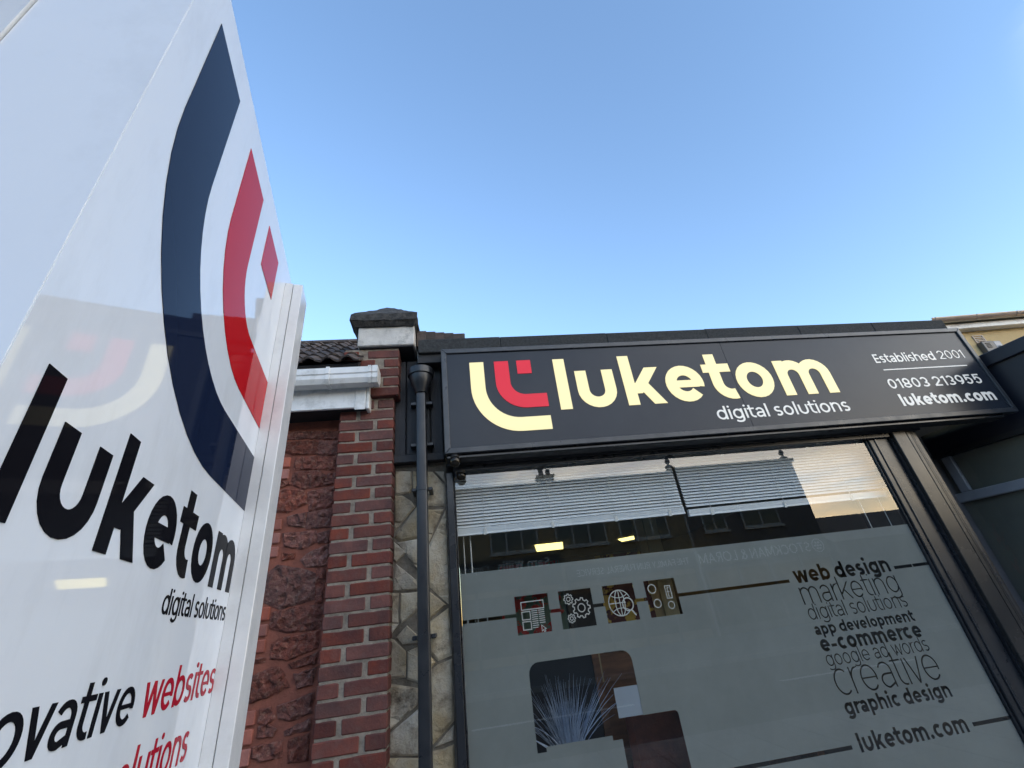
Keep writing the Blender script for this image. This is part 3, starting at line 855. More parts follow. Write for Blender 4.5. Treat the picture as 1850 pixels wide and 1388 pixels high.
# --- crazy-paved stone cladding beside the window
t = thing('stone_cladding', 'narrow strip of buff crazy-paved stone between the brick pier and the shop window', 'stone cladding', (-.24, .2, 0))
MB().box(-.409, -.078, .112, .40, 0, 2.50).build('pointing', M['cladmortar'], t)
F = front(.112)
for q in CLAD_STONES:
    stone('stone', rough_block(grow(q, 1.035), -.02, .003, .016, F, rng, .05, .35, .002), M['clad'], t)
for (dz, flip) in ((-.62, 1),):
    for q in CLAD_STONES:
        qq = [Vector((-.487 - x, z + dz - .72 + .30)) for x, z in q]
        if max(p.y for p in qq) < .86 and min(p.y for p in qq) > .0:
            stone('stone', rough_block(qq, -.02, .003, .016, F, rng, .06, .35, .002), M['clad'], t)

# --- black timber boards above the stone
t = thing('timber_cladding', 'black vertical timber boards above the buff stone strip, behind the hopper', 'cladding', (-.24, .1, 2.5))
x = -.409
for wd in (.078, .083, .080, .0835):
    MB().box(x + .003, x + wd - .003, .072, .10, 2.553, 3.275).build('board', M['timber'], t, bevel=.004)
    x += wd
MB().box(-.411, -.082, .055, .10, 2.498, 2.552).build('bottom_rail', M['timber'], t, bevel=.005)
MB().box(-.409, -.080, .1002, .40, 2.501, 3.275).build('backing', M['soffit'], t)

# --- tiled roof on the left
t = thing('tiled_roof', 'dark clay tiled roof sloping up behind the white gutter', 'roof', (-1.8, .3, 3.15))
pitch = R(40)
y0, z0 = -.13, 3.165
ROWS, COLS = 9, 22
rowl = .135
def roof_pt(x, s, hgt):
    return (x, y0 + math.cos(pitch) * s - math.sin(pitch) * hgt, z0 + math.sin(pitch) * s + math.cos(pitch) * hgt)
def tile_mesh(seed):
    r2 = random.Random(seed)
    m = MB(); bm = m.bm
    wv = .122
    n = 8
    top, bot = [], []
    L = .185
    rows = []
    for s, lift in ((0.0, .020), (L, .002)):
        rt, rb = [], []
        for i in range(n + 1):
            u = i / n
            hh = .030 * max(0, math.sin(u * math.pi * 1.28)) if u < .78 else .012 * math.sin((u - .78) / .22 * math.pi * .5) * 0
            x = (u - .5) * wv * 1.06
            y = math.cos(pitch) * s - math.sin(pitch) * (hh + lift); zz = math.sin(pitch) * s + math.cos(pitch) * (hh + lift)
            rt.append(bm.verts.new((x, y, zz)))
            rb.append(bm.verts.new((x, y + math.sin(pitch) * .013, zz - math.cos(pitch) * .013)))
        rows.append((rt, rb))
    (a, ab), (b, bb) = rows
    for i in range(n):
        bm.faces.new((a[i], a[i + 1], b[i + 1], b[i])); bm.faces.new((ab[i], bb[i], bb[i + 1], ab[i + 1])); bm.faces.new((a[i], ab[i], ab[i + 1], a[i + 1])); bm.faces.new((b[i], b[i + 1], bb[i + 1], bb[i]))
    bm.faces.new((a[0], b[0], bb[0], ab[0])); bm.faces.new((a[n], ab[n], bb[n], b[n]))
    for v in bm.verts: v.co += Vector((r2.uniform(-1, 1), r2.uniform(-1, 1), r2.uniform(-1, 1))) * .0015
    return m
tms = []
for r in range(ROWS):
    for c in range(COLS):
        x = -.68 - c * .122
        p = Vector(roof_pt(x, r * rowl, 0)) - t.location
        if len(tms) < 4:
            o = tile_mesh(len(tms)).build('tile', M['tile'], t, local=True, smooth=False); tms.append(o.data)
        else:
            o = place('tile', rng.choice(tms), t)
        o.location = p + Vector((rng.uniform(-.004, .004), rng.uniform(-.004, .004), rng.uniform(-.002, .003)))
        o.rotation_euler = (rng.uniform(-.02, .02), rng.uniform(-.02, .02), rng.uniform(-.02, .02))
sl = ROWS * rowl
b = MB()
b.poly_prism([roof_pt(-3.35, .02, -.05), roof_pt(-.63, .02, -.05), roof_pt(-.63, sl, -.05), roof_pt(-3.35, sl, -.05)], [roof_pt(-3.35, .02, -.015), roof_pt(-.63, .02, -.015), roof_pt(-.63, sl, -.015), roof_pt(-3.35, sl, -.015)])
b.build('roof_deck', M['soffit'], t)
for i in range(9):
    xa = -.63 - i * .31
    p0 = roof_pt(0, sl, 0)
    m = MB()
    prof = [(p0[1] + .085 * math.cos(a), p0[2] - .02 + .06 * math.sin(a)) for a in [math.pi * k / 8 for k in range(9)]]
    m.along_x(prof + [(p0[1] - .06, p0[2] - .04), (p0[1] + .06, p0[2] - .04)][::1], xa - .305, xa)
    m.build('ridge_tile', M['tile'], t)
MB().box(-3.3, -.575, -.062, -.042, 2.855, 3.02).build('fascia_board', M['upvc'], t, bevel=.004)
MB().box(-.574, -.552, -.066, .10, 2.842, 3.03).build('board_end', M['upvc'], t, bevel=.004)
MB().box(-.643, -.576, -.067, -.0625, 2.838, 3.012).build('joint_cover', M['upvc'], t, bevel=.002)
MB().box(-3.3, -.556, -.0405, .13, 2.86, 2.872).build('soffit_board', M['soffit'], t)
MB().box(-3.3, -.745, .131, .5, 2.873, 3.0).build('wall_plate', M['soffit'], t)
MB().box(-3.3, -.745, 1.0, 1.2, 0, 3.7).build('rear_wall', M['redmortar'], t)

# --- white gutter
t = thing('white_gutter', 'white plastic half-round gutter along the eaves of the tiled roof', 'gutter', (-1.8, -.12, 3.05))
def gutter_prof(r, n=12, cy=-.118, cz=3.098, th=.004):
    o = [(cy - r * math.cos(a), cz - r * math.sin(a) * 1.12) for a in [math.pi * k / n for k in range(n + 1)]]
    i = [(cy - (r - th) * math.cos(a), cz - (r - th) * math.sin(a) * 1.12) for a in [math.pi * k / n for k in range(n, -1, -1)]]
    return o + i
def squarish(cy=-.118, cz=3.098, w=.056, d=.108, th=.004, g=0.0):
    o = [(cy - w - g, cz + g), (cy - w - g, cz - .042), (cy - w + .006 - g, cz - .05), (cy - w + .006 - g, cz - d * .72 - g), (cy - w * .62, cz - d - g), (cy + w * .6, cz - d - g), (cy + w + g, cz - d * .6), (cy + w + g, cz + g)]
    i = [(cy + w - th, cz + g), (cy + w - th, cz - d * .6), (cy + w * .5, cz - d + th), (cy - w * .5, cz - d + th), (cy - w + .006 + th, cz - d * .7), (cy - w + th + .004, cz - .05), (cy - w + th, cz - .042), (cy - w + th, cz + g)]
    return o + i
def add_channel(m, prof, xa, xb):
    n = len(prof)
    A = [m.bm.verts.new((xa, y, z)) for y, z in prof]; B = [m.bm.verts.new((xb, y, z)) for y, z in prof]
    for i in range(n):
        m.bm.faces.new((A[i], A[(i + 1) % n], B[(i + 1) % n], B[i]))
    h = n // 2
    for ring in (A, B):
        for i in range(h - 1):
            try: m.bm.faces.new((ring[i], ring[i + 1], ring[n - 2 - i], ring[n - 1 - i]))
            except ValueError: pass
    return m
add_channel(MB(), squarish(), -3.3, -.525).build('trough', M['upvc'], t)
add_channel(MB(), squarish(g=.005, th=.004), -.548, -.528).build('joint_ring', M['upvc'], t)
add_channel(MB(), squarish(g=.004, th=.004), -.522, -.497).build('joint_ring', M['upvc'], t)
MB().along_x([(y, z) for y, z in squarish(g=.004)[:8]], -.497, -.487).build('stop_end', M['upvc'], t)
for xb in (-.80, -1.7, -2.6):
    add_channel(MB(), squarish(g=.006, th=.005), xb - .011, xb + .011).build('bracket', M['upvc'], t)

# --- hopper and downpipe
t = thing('downpipe', 'black square downpipe with a flared hopper head, fixed between the brick pier and the window', 'downpipe', (-.222, -.02, 0))
px, py = -.222, -.015
def rsq(h, r=.012, n=3):
    o = []
    for sx, sy, a0 in ((1, -1, -90), (1, 1, 0), (-1, 1, 90), (-1, -1, 180)):
        for k in range(n + 1):
            a = R(a0 + 90 * k / n)
            o.append((px + sx * (h - r) + r * math.cos(a), py + sy * (h - r) + r * math.sin(a)))
    return o
MB().along_z(rsq(.0325), .02, 2.945).build('pipe', M['blackpipe'], t, smooth=True)
MB().along_z(rsq(.0265), 2.945, 3.0).build('spigot', M['blackpipe'], t, smooth=True)
hb = MB()
hb.lathe(px, py, [(.040, 2.925 + .03), (.045, 2.975), (.066, 3.02), (.076, 3.06), (.078, 3.085), (.088, 3.088), (.090, 3.10), (.090, 3.135), (.084, 3.137), (.080, 3.10), (.03, 3.05)], 28)
hb.build('hopper', M['blackpipe'], t, smooth=True)
for zc in (2.295, 1.51, .7):
    cl = MB().along_z(rsq(.0355, .013), zc - .012, zc + .012)
    c = cl.build('bracket', M['blackpipe'], t, smooth=True)
    MB().box(px + .036, px + .062, py - .004, .112, zc - .010, zc + .010).box(px - .062, px - .036, py + .0, .112, zc - .010, zc + .010).build('lug', M['blackpipe'], c, bevel=.003)
for zc in (2.60, 2.90):
    MB().box(px - .075, px + .075, py + .034, .07, zc - .012, zc + .012).build('bracket', M['blackpipe'], t, bevel=.004)
MB().box(px + .02, px + .075, py + .075, .071, 3.16, 3.21).build('outlet_plate', M['upvc'], t)

# ================================================================== the shop front
# --- flat roof edge
t = thing('flat_roof', 'flat roof with black mineral felt edge above the slate shop fascia', 'roof', (2, 1.5, 3.1))
xs = [-.235, .36, 1.18, 2.0, 2.81, 3.5, 4.205]
for i, (a, b) in enumerate(zip(xs, xs[1:])):
    dz = rng.uniform(-.003, .003)
    prof = [(-.045, 3.27), (-.045, 3.378 + dz), (-.03, 3.388 + dz), (.25, 3.385 + dz), (.25, 3.27)]
    m = MB().along_x(prof, a + (.0 if i == 0 else .0015), b - .0005)
    m.build('felt_edge', M['felt'], t, bevel=.004)
MB().box(-.24, 4.20, -.02, 6.3, 3.20, 3.268).build('roof_deck', M['soffit'], t)
MB().box(-.24, 4.20, .252, 6.3, 3.27, 3.372).build('felt_sheet', M['felt'], t)
# --- verge of the little tiled roof behind
t = thing('tiled_verge', 'short run of dark ridge tiles showing above the felt edge beside the pier cap', 'roof tiles', (-.05, .2, 3.4))
for i in range(5):
    a = -.255 + i * .068
    m = MB().along_x([(.05, 3.39), (.045, 3.525 - i * .009), (.12, 3.565 - i * .010), (.22, 3.525 - i * .009), (.22, 3.39)], a, a + .073 if i < 4 else a + .09)
    m.build('tile', M['tile'], t, bevel=.004)

# --- long fascia sign
t = thing('fascia_sign', 'long slate grey shop sign with cream and red lettering above the window', 'sign', (1.95, -.2, 2.43))
K = 2.57 / 2.42
KX = lambda x: x * K
KZ = lambda z: 1.55 + (z - 1.55) * K
FX0, FX1, FZ0, FZ1, FY = KX(-.07), KX(3.958), KZ(2.424), KZ(3.152), -.10
MB().box(FX0 + .004, FX1 - .004, FY + .045, .07, FZ0 + .004, FZ1 - .004).build('box', M['soffit'], t)
MB().box(FX0 + .03, KX(1.917) - .0014, FY + .006, FY + .04, FZ0 + .03, FZ1 - .03).build('panel', M['fascia'], t)
MB().box(KX(1.917) + .0014, FX1 - .03, FY + .006, FY + .04, FZ0 + .03, FZ1 - .03).build('panel', M['fascia'], t)
fw = .036
def mitred(xa, za, xb, zb, ia, ib):
    pass
def bar(name, outer, inner):
    m = MB()
    o = [outer[0], outer[1], inner[1], inner[0]]
    m.poly_prism([(x, FY + .044, z) for x, z in o], [(x, FY - .006, z) for x, z in o])
    return m.build(name, M['fframe'], t, bevel=.003)
O = [(FX0, FZ0), (FX1, FZ0), (FX1, FZ1), (FX0, FZ1)]
I = [(FX0 + fw, FZ0 + fw), (FX1 - fw, FZ0 + fw), (FX1 - fw, FZ1 - fw), (FX0 + fw, FZ1 - fw)]
for i in range(4):
    j = (i + 1) % 4
    bar('frame_rail' if i in (0, 2) else 'frame_stile', (O[i], O[j]), (I[i], I[j]))
FF = lambda x, z, d: (KX(x), FY + .006 - d, KZ(z))
def fl(name, polys, m, d=.004):
    return flat(name, polys, m, t, FF, 0.0005, d)
def logo(x0, z0, W, H):
    s = .19 * W
    big = seg([(x0 + s / 2, z0 + H)] + [(x0 + s / 2, z0 + .62 * H)] + arc(x0 + .62 * W, z0 + .62 * H, .62 * W - s / 2, .62 * H - s / 2, 180, 270, 14) + [(x0 + W, z0 + s / 2)], s)
    s2 = .195 * W
    xa, za = x0 + .335 * W, z0 + .31 * H
    r = .37 * H
    small = seg([(xa + s2 / 2, z0 + H), (xa + s2 / 2, za + r)] + arc(xa + r, za + r, r - s2 / 2, r - s2 / 2, 180, 270, 10) + [(x0 + W, za + s2 / 2)], s2)
    sq = rectp(x0 + .645 * W, z0 + .80 * H, x0 + .84 * W, z0 + H)
    return big, small, sq
big, small, sq = logo(.111, 2.538, .482, .504)
fl('logo_stroke', big, M['cream']); fl('logo_stroke', small, M['redlit']); fl('logo_square', sq, M['redlit'])
for q in fit_words('luketom', .668, 2.660, 2.664, .20, .374, gap=.15): fl('lettering', q, M['cream'])
for q in fit_words('digital solutions', 1.696, 2.672, 2.521, .125, .096): fl('lettering', q, M['white'], .002)
for q in fit_words('Established', 3.075, 3.59, 2.880, .135, .077): fl('lettering', q, M['white'], .002)
for q in fit_words('2001', 3.628, 3.848, 2.885, .09, .075): fl('lettering', q, M['white'], .002)
fl('rule', rectp(3.10, 2.8155, 3.815, 2.8235), M['white'], .002)
for q in fit_words('01803 213955', 3.07, 3.85, 2.666, .135, .081): fl('lettering', q, M['white'], .002)
for q in fit_words('luketom.com', 3.09, 3.866, 2.528, .21, .092): fl('lettering', q, M['white'], .002)

# --- dark under-box and soffit beneath the sign
t = thing('shutter_box', 'black shutter housing under the slate sign, over the window', 'shutter box', (1.9, 0, 2.4))
MB().box(-.065, 4.10, -.075, .03, 2.455, 2.4775).build('housing', M['soffit'], t, bevel=.006)
MB().box(-.065, 3.46, .0305, .40, 2.4425, 2.476).build('soffit_board', M['soffit'], t)
MB().box(-.06, 4.08, -.080, -.0755, 2.457, 2.467).build('drip_trim', M['frame'], t)

# --- window
t = thing('shop_window', 'large shop window with frosted film, cut-out words and black frame', 'window', (1.5, .1, .4))
WX0, WX1, WZ0, WZ1 = -.036, 3.05, .40, 2.425
WY = .095
def frame_box(name, x0, x1, z0, z1, ya=.055, yb=.135, m='frame', bev=.004):
    return MB().box(x0, x1, ya, yb, z0, z1).build(name, M[m], t, bevel=bev)
frame_box('frame_stile', -.0775, -.032, .30, 2.408)
frame_box('frame_rail', -.031, 3.199, .30, .36)
frame_box('frame_rail', -.031, 3.199, 2.4095, 2.442, .05, .14)
frame_box('frame_stile', 3.035, 3.198, .361, 2.408, .075, .14)
frame_box('frame_bead', -.0315, -.022, .361, 2.408, .088, .118)
frame_box('frame_bead', 3.020, 3.0345, .361, 2.408, .088, .118)
frame_box('frame_bead', 3.075, 3.095, .361, 2.408, .068, .0745)
frame_box('sill', -.10, 3.30, .262, .299, -.02, .15)
g = MB()
vs = [g.bm.verts.new(p) for p in ((-.0312, .1, .361), (3.0345, .1, .361), (3.0345, .1, 2.409), (-.0312, .1, 2.409))]
g.bm.faces.new(vs); 
g.build('pane', M['glass'], t)
MB().box(-.09, 3.21, .06, .14, .0, .26).build('stall_riser', M['frame'], t)
FILM = front(.106)
TOPZ = 1.805
holes, icons = [], []
def rrect(x0, z0, x1, z1, r, corners='abcd'):
    P = []
    for k, (cx, cz, a0) in dict(a=(x0 + r, z0 + r, 180), b=(x1 - r, z0 + r, 270), c=(x1 - r, z1 - r, 0), d=(x0 + r, z1 - r, 90)).items():
        if k in corners: P += [Vector(p) for p in arc(cx, cz, r, r, a0, a0 + 90, 5)]
        else: P.append(Vector({'a': (x0, z0), 'b': (x1, z0), 'c': (x1, z1), 'd': (x0, z1)}[k]))
    return [P]
tiles = [(.284, .481), (.544, .742), (.812, 1.005), (1.074, 1.271)]
for a, b in tiles: holes += rectp(a, 1.4555, b, 1.651)
# rule through the tiles
lh = .009
for a, b in ((-.02, .006), (.016, .066), (.071, .118), (.124, .285), (.4805, .545), (.741, .813), (1.0045, 1.075), (1.2705, 2.012), (2.765, 2.90), (2.905, 3.03)):
    holes += rectp(a, 1.5545 - lh, b, 1.5545 + lh)
for a, b in ((-.02, 1.20), (1.21, 2.008), (2.772, 3.03)):
    holes += rectp(a, .739 - lh, b, .739 + lh)
lines = [('web design', 1.5365, .205, None), ('marketing', 1.417, .062, None), ('digital solutions', 1.334, .075, None), ('app development', 1.2545, .20, None), ('e-commerce', 1.170, .215, None), ('google ad words', 1.0985, .075, None), ('creative', .957, .05, None), ('graphic design', .872, .20, None), ('luketom.com', .711, .205, None)]
for s, z, w, _ in lines:
    W, P = text_polys(s, w)
    asc = .684 / W
    holes += fit_text(s, 2.052, 2.736, z, w, asc)
# device outlines cut out of the film
holes += rrect(.322, .935, .906, 1.319, .055, 'cd')
holes += rrect(.770, .70, 1.099, 1.018, .02, 'c')
bite = rectp(.772, .99, 1.03, 1.2)
flat('film', rectp(-.0205, .362, 3.019, TOPZ), M['film'], t, FILM, 0, .0006, holes=holes)
flat('thin_film', rrect(.7715, 1.02, 1.024, 1.152, .02, 'c'), M['filmblue'], t, front(.108), 0, .0005)
flat('reflection_patch', rectp(.37, .90, .7205, .955), M['film'], t, front(.109), 0, .0005)  # pale strip of film standing in for a blue-grey reflection in the cut-out
# icons on the four tiles
def icon(name, polys):
    flat(name, polys, M['icon'], t, front(.1065), 0, .0008)
w = .005
x0 = .284
P = []
def ring_rect(xa, za, xb, zb): return seg([(xa, za), (xb, za), (xb, zb), (xa, zb), (xa, za)], w)
P += ring_rect(x0 + .035, 1.578, x0 + .165, 1.618) + ring_rect(x0 + .035, 1.528, x0 + .082, 1.568) + ring_rect(x0 + .035, 1.478, x0 + .082, 1.518)
for i in range(9):
    zz = 1.566 - i * .0105
    P += rectp(x0 + .090, zz, x0 + .125 - (.0 if i < 8 else .005), zz + .0045)
    if i < 7: P += rectp(x0 + .131, zz, x0 + .165, zz + .0045)
P += seg([(x0 + .140, 1.492), (x0 + .140, 1.462), (x0 + .148, 1.469), (x0 + .153, 1.458), (x0 + .160, 1.461), (x0 + .155, 1.471), (x0 + .164, 1.473), (x0 + .140, 1.492)], .004)
icon('web_page_icon', P)
def gear(cx, cz, r, n, w):
    pts = []
    for k in range(n):
        a = 360 / n * k
        for da, rr in ((-.30, 1.0), (-.18, 1.24), (.18, 1.24), (.30, 1.0)):
            q = R(a + da * 360 / n)
            pts.append((cx + rr * r * math.cos(q), cz + rr * r * math.sin(q)))
    pts.append(pts[0])
    return seg(pts, w) + seg(arc(cx, cz, r * .5, r * .5, 0, 360, 20), w)
icon('gears_icon', gear(.670, 1.553, .042, 9, .0055) + gear(.600, 1.605, .022, 8, .0045) + gear(.603, 1.505, .018, 8, .0042))
gx, gz, gr = .905, 1.553, .068
P = seg(arc(gx, gz, gr, gr, 20, 318, 26), w) + seg(arc(gx, gz, gr * .42, gr, 0, 360, 24), w) + rectp(gx - .0022, gz - gr, gx + .0022, gz + gr) + rectp(gx - gr, gz - .0022, gx + gr * .5, gz + .0022) + seg(arc(gx, gz + gr * 1.5, gr * 1.2, gr * 1.1, 232, 308, 8), w * .8) + seg(arc(gx, gz - gr * 1.5, gr * 1.2, gr * 1.1, 52, 128, 8), w * .8)
P += seg(arc(gx + .046, gz - .012, .032, .034, 0, 360, 20), .0065) + seg([(gx + .062, gz - .043), (gx + .083, gz - .074)], .008)
icon('globe_icon', P)
P = seg(arc(1.118, 1.605, .024, .024, 0, 360, 16), w) + seg(arc(1.132, 1.525, .022, .022, 0, 360, 16), w) + seg(arc(1.215, 1.508, .019, .019, 0, 360, 16), w) + seg([(1.20, 1.545), (1.232, 1.545), (1.232, 1.612), (1.20, 1.612), (1.20, 1.545)], w) + seg([(1.213, 1.55), (1.213, 1.60), (1.224, 1.603)], .004) + rectp(1.206, 1.578, 1.224, 1.582)
icon('network_icon', P)

# little clips at the head of the glass
for x in (1.02, 1.88, 2.55, 2.97):
    MB().box(x - .006, x + .006, .115, .125, 2.393, 2.405).build('clip', M['cord'], t)

# --- blinds
def blind(x0, x1, zb, label, cords, gap=False):
    t = thing('venetian_blind', label, 'blind', ((x0 + x1) / 2, .2, 2.42), group='blinds inside the shop window')
    MB().box(x0, x1, .175, .215, 2.445, 2.475).build('headrail', M['blind'], t)
    n = 17
    sp = .0208
    ang = R(52)
    me = None
    ztop = 2.434
    n = 18
    sp = (ztop - zb - (.072 if gap else .058)) / (n - 1)
    for i in range(n):
        z = ztop - i * sp
        if me is None:
            m = MB()
            hw = .0127
            m.poly_prism([(x0 - (x0 + x1) / 2, -hw * math.cos(ang), hw * math.sin(ang) * -1), (x1 - (x0 + x1) / 2, -hw * math.cos(ang), -hw * math.sin(ang)), (x1 - (x0 + x1) / 2, hw * math.cos(ang), hw * math.sin(ang)), (x0 - (x0 + x1) / 2, hw * math.cos(ang), hw * math.sin(ang))],
                         [(x0 - (x0 + x1) / 2, -hw * math.cos(ang) + .0003, hw * math.sin(ang) * -1 + .0007), (x1 - (x0 + x1) / 2, -hw * math.cos(ang) + .0003, -hw * math.sin(ang) + .0007), (x1 - (x0 + x1) / 2, hw * math.cos(ang) + .0003, hw * math.sin(ang) + .0007), (x0 - (x0 + x1) / 2, hw * math.cos(ang) + .0003, hw * math.sin(ang) + .0007)])
            o = m.build('slat', M['blind'], t, local=True); me = o.data
        else:
            o = place('slat', me, t)
        o.location = (0, .195 - .2, z - 2.42)
        o.rotation_euler = (rng.uniform(-.05, .05), rng.uniform(-.0006, .0006), 0)
    for k in range(7):
        o = MB().box(x0 + .002, x1 - .002, .182, .208, zb + .014 + k * .0045, zb + .0172 + k * .0045).build('stacked_slat', M['blind'], t)
    MB().box(x0, x1, .183, .207, zb, zb + .013).build('bottom_rail', M['blind'], t)
    for c in cords:
        MB().box(c - .0012, c + .0012, .1795, .1815, zb + .01, 2.45).build('ladder_cord', M['cord'], t)
        MB().box(c - .010, c + .010, .1775, .183, zb - .006, zb + .03).build('cord_clip', M['cord'], t)
    return t
blind(-.045, 1.510, 2.032, 'lowered white venetian blind behind the left half of the shop window', (.15, .59, 1.02, 1.40))
blind(1.535, 3.16, 2.012, 'lowered white venetian blind behind the right half of the shop window', (1.70, 2.25, 2.78, 3.06), True)
t = thing('pull_cord', 'pale pull cords hanging at the left edge of the shop window', 'pull cord', (0.03, .24, 2.0))
MB().tube([(.012, .24, 2.05), (.012, .24, 1.0)], .003, 6).tube([(.055, .24, 2.05), (.055, .24, 1.0)], .004, 6).build('strand', M['cord'], t)
t = thing('blind_wand', 'thin pale blind rods hanging at the right end of the shop window', 'rod', (2.9, .22, 2.0))
MB().tube([(2.86, .22, 2.03), (2.86, .22, 1.2)], .003, 6).tube([(3.02, .22, 2.03), (3.02, .22, 1.2)], .003, 6).build('strand', M['cord'], t)

# --- pillar / door frame to the right of the window
t = thing('door_frame', 'dark bronze aluminium door frame standing right of the shop window', 'door frame', (3.3, 0, 0))
MB().box(3.216, 3.327, .035, .14, .0, 2.4415).build('post', M['bronze'], t, bevel=.004)
MB().box(3.2, 3.34, .06, .139, .0, 2.409).build('web', M['frame'], t)
MB().box(3.341, 3.372, .045, .14, .0, 2.4415).build('jamb', M['bronze'], t, bevel=.003)
MB().box(3.379, 3.395, .052, .20, .0, 2.4415).build('jamb', M['bronze'], t, bevel=.003)
MB().box(3.402, 3.425, .06, .22, .0, 2.4415).build('jamb', M['frame'], t, bevel=.003)
MB().box(3.432, 3.45, .07, .24, .0, 2.4415).build('jamb', M['bronze'], t, bevel=.003)
MB().box(3.20, 3.45, .141, .60, .0, 2.409).build('reveal', M['soffit'], t)

# --- round bronze ball under the sign
def dome(name, label, x, y, z, r):
    t = thing(name, label, 'camera', (x, y, z), group='dome cameras under the sign')
    m = MB()
    m.lathe(x, y, [(r * math.cos(R(a)) + 0.0, z + r * math.sin(R(a))) for a in range(-88, 50, 12)], 24)
    m.build('dome', M['dome'], t, smooth=True)
    MB().lathe(x, y, [(r * .8, z + r * .70), (r * .8, z + r * 1.2), (r * .5, z + r * 1.25)], 20).build('mount', M['soffit'], t, smooth=True)
dome('dome_camera', 'small dark bronze dome camera under the left corner of the sign', -.015, -.07, 2.435, .036)
dome('dome_camera', 'smaller shadowed dome camera at the top left corner of the shop window', .020, .045, 2.375, .030)

# ================================================================== office interior
room = MB()
def panel(name, m, *b):
    o = MB().box(*b).build(name, M[m]); return struct(o)
panel('office_floor', 'carpet', -.07, 3.9, .16, 6.6, -.01, .05)
panel('office_ceiling', 'ceiling', -.07, 3.9, .16, 6.6, 2.50, 2.56)
panel('office_wall', 'innerwall', -.07, 3.9, 6.6, 6.75, .05, 2.5)
panel('office_wall', 'innerwall', -.20, -.075, .41, 6.6, .05, 2.5)
panel('office_wall', 'innerwall', 3.9, 4.02, .62, 6.6, .05, 2.5)
panel('outer_side_wall', 'oppdark', 4.03, 4.2, .62, 6.7, -.01, 3.19)
def clight(label, pts):
    cx = sum(p[0] for p in pts) / 4; cy = sum(p[1] for p in pts) / 4
    t = thing('ceiling_light', label, 'ceiling light', (cx, cy, 2.49), group='lit panels on the office ceiling')
    MB().poly_prism([(x, y, 2.478) for x, y in pts], [(x, y, 2.490) for x, y in pts]).build('diffuser', M['lamp'], t)
    big = [(cx + (x - cx) * 1.08, cy + (y - cy) * 1.08) for x, y in pts]
    MB().poly_prism([(x, y, 2.4905) for x, y in big], [(x, y, 2.4995) for x, y in big]).build('frame', M['upvc'], t)
clight('left of two lit yellow ceiling panels seen through the shop window', [(1.12, 4.33), (1.56, 4.33), (1.72, 5.07), (1.26, 5.07)])
clight('right of two lit yellow ceiling panels seen through the shop window', [(2.58, 4.66), (3.04, 4.27), (3.20, 4.58), (2.74, 4.95)])
# things dimly seen through the cut-outs
t = thing('desk', 'brown wooden desk just behind the frosted film', 'desk', (1.1, .8, .05))
MB().box(.1, 2.2, .55, 1.25, .70, .735).build('desktop', M['wood'], t)
for x in (.15, 2.12): MB().box(x, x + .05, .6, 1.2, .05, .70).build('leg', M['wood'], t)
t = thing('chair', 'brown leather office chair seen through the lower cut-out of the window', 'chair', (1.25, .45, .05))
MB().poly_prism([(.90, .42, .48), (1.5, .42, .48), (1.5, .50, .48), (.90, .50, .48)], [(.92, .46, 1.06), (1.48, .46, 1.06), (1.48, .53, 1.06), (.92, .53, 1.06)]).build('backrest', M['leather'], t, bevel=.03)
MB().box(.92, 1.48, .28, .46, .42, .50).build('seat', M['leather'], t, bevel=.02)
MB().lathe(1.2, .42, [(.03, .10), (.03, .42)], 12).build('column', M['darkthing'], t)
MB().box(.95, 1.45, .39, .45, .05, .10).box(1.17, 1.23, .2, .64, .05, .10).build('base', M['darkthing'], t)
t = thing('picture_frame', 'dark framed board standing behind the bluish grass plant', 'picture frame', (.62, .62, .735))
MB().box(.20, .80, .60, .62, .736, 1.40).build('board', M['darkthing'], t)
MB().box(.801, .845, .59, .63, .736, 1.40).build('side_rail', M['wood'], t)
MB().box(.20, .80, .59, .63, 1.4005, 1.435).build('top_rail', M['wood'], t)
t = thing('shelf_unit', 'brown shelf with papers behind the rounded cut-out', 'shelf', (1.05, .8, .735))
MB().box(.86, 1.5, .78, .98, .736, 1.26).build('side', M['wood'], t)
MB().box(.86, .90, .76, .779, 1.10, 1.40).build('post', M['cardboard'], t)
MB().box(.92, 1.12, .74, .779, 1.28, 1.30).build('paper', M['icon'], t)
t = thing('poster', 'red and green poster behind the web page icon', 'poster', (.45, 1.4, 1.7))
MB().box(.30, .85, 1.40, 1.41, 1.30, 1.95).build('sheet', M['posterred'], t)
t = thing('poster', 'yellow and red poster behind the globe icon', 'poster', (1.25, 1.4, 1.6))
MB().box(1.18, 1.62, 1.40, 1.41, 1.30, 1.95).build('sheet', M['posteryel'], t)
t = thing('cupboard', 'black cupboard behind the gears icon', 'cupboard', (1.0, 1.5, .05))
MB().box(.86, 1.17, 1.38, 1.8, .05, 1.9).build('carcass', M['darkthing'], t)
t = thing('cream_post', 'cream painted post behind the network icon', 'post', (1.75, 1.4, .05))
MB().box(1.70, 1.83, 1.38, 1.5, .05, 2.49).build('shaft', M['creamwall'], t)
MB().box(1.62, 1.699, 1.40, 1.48, .05, 2.3).build('casing', M['cardboard'], t)
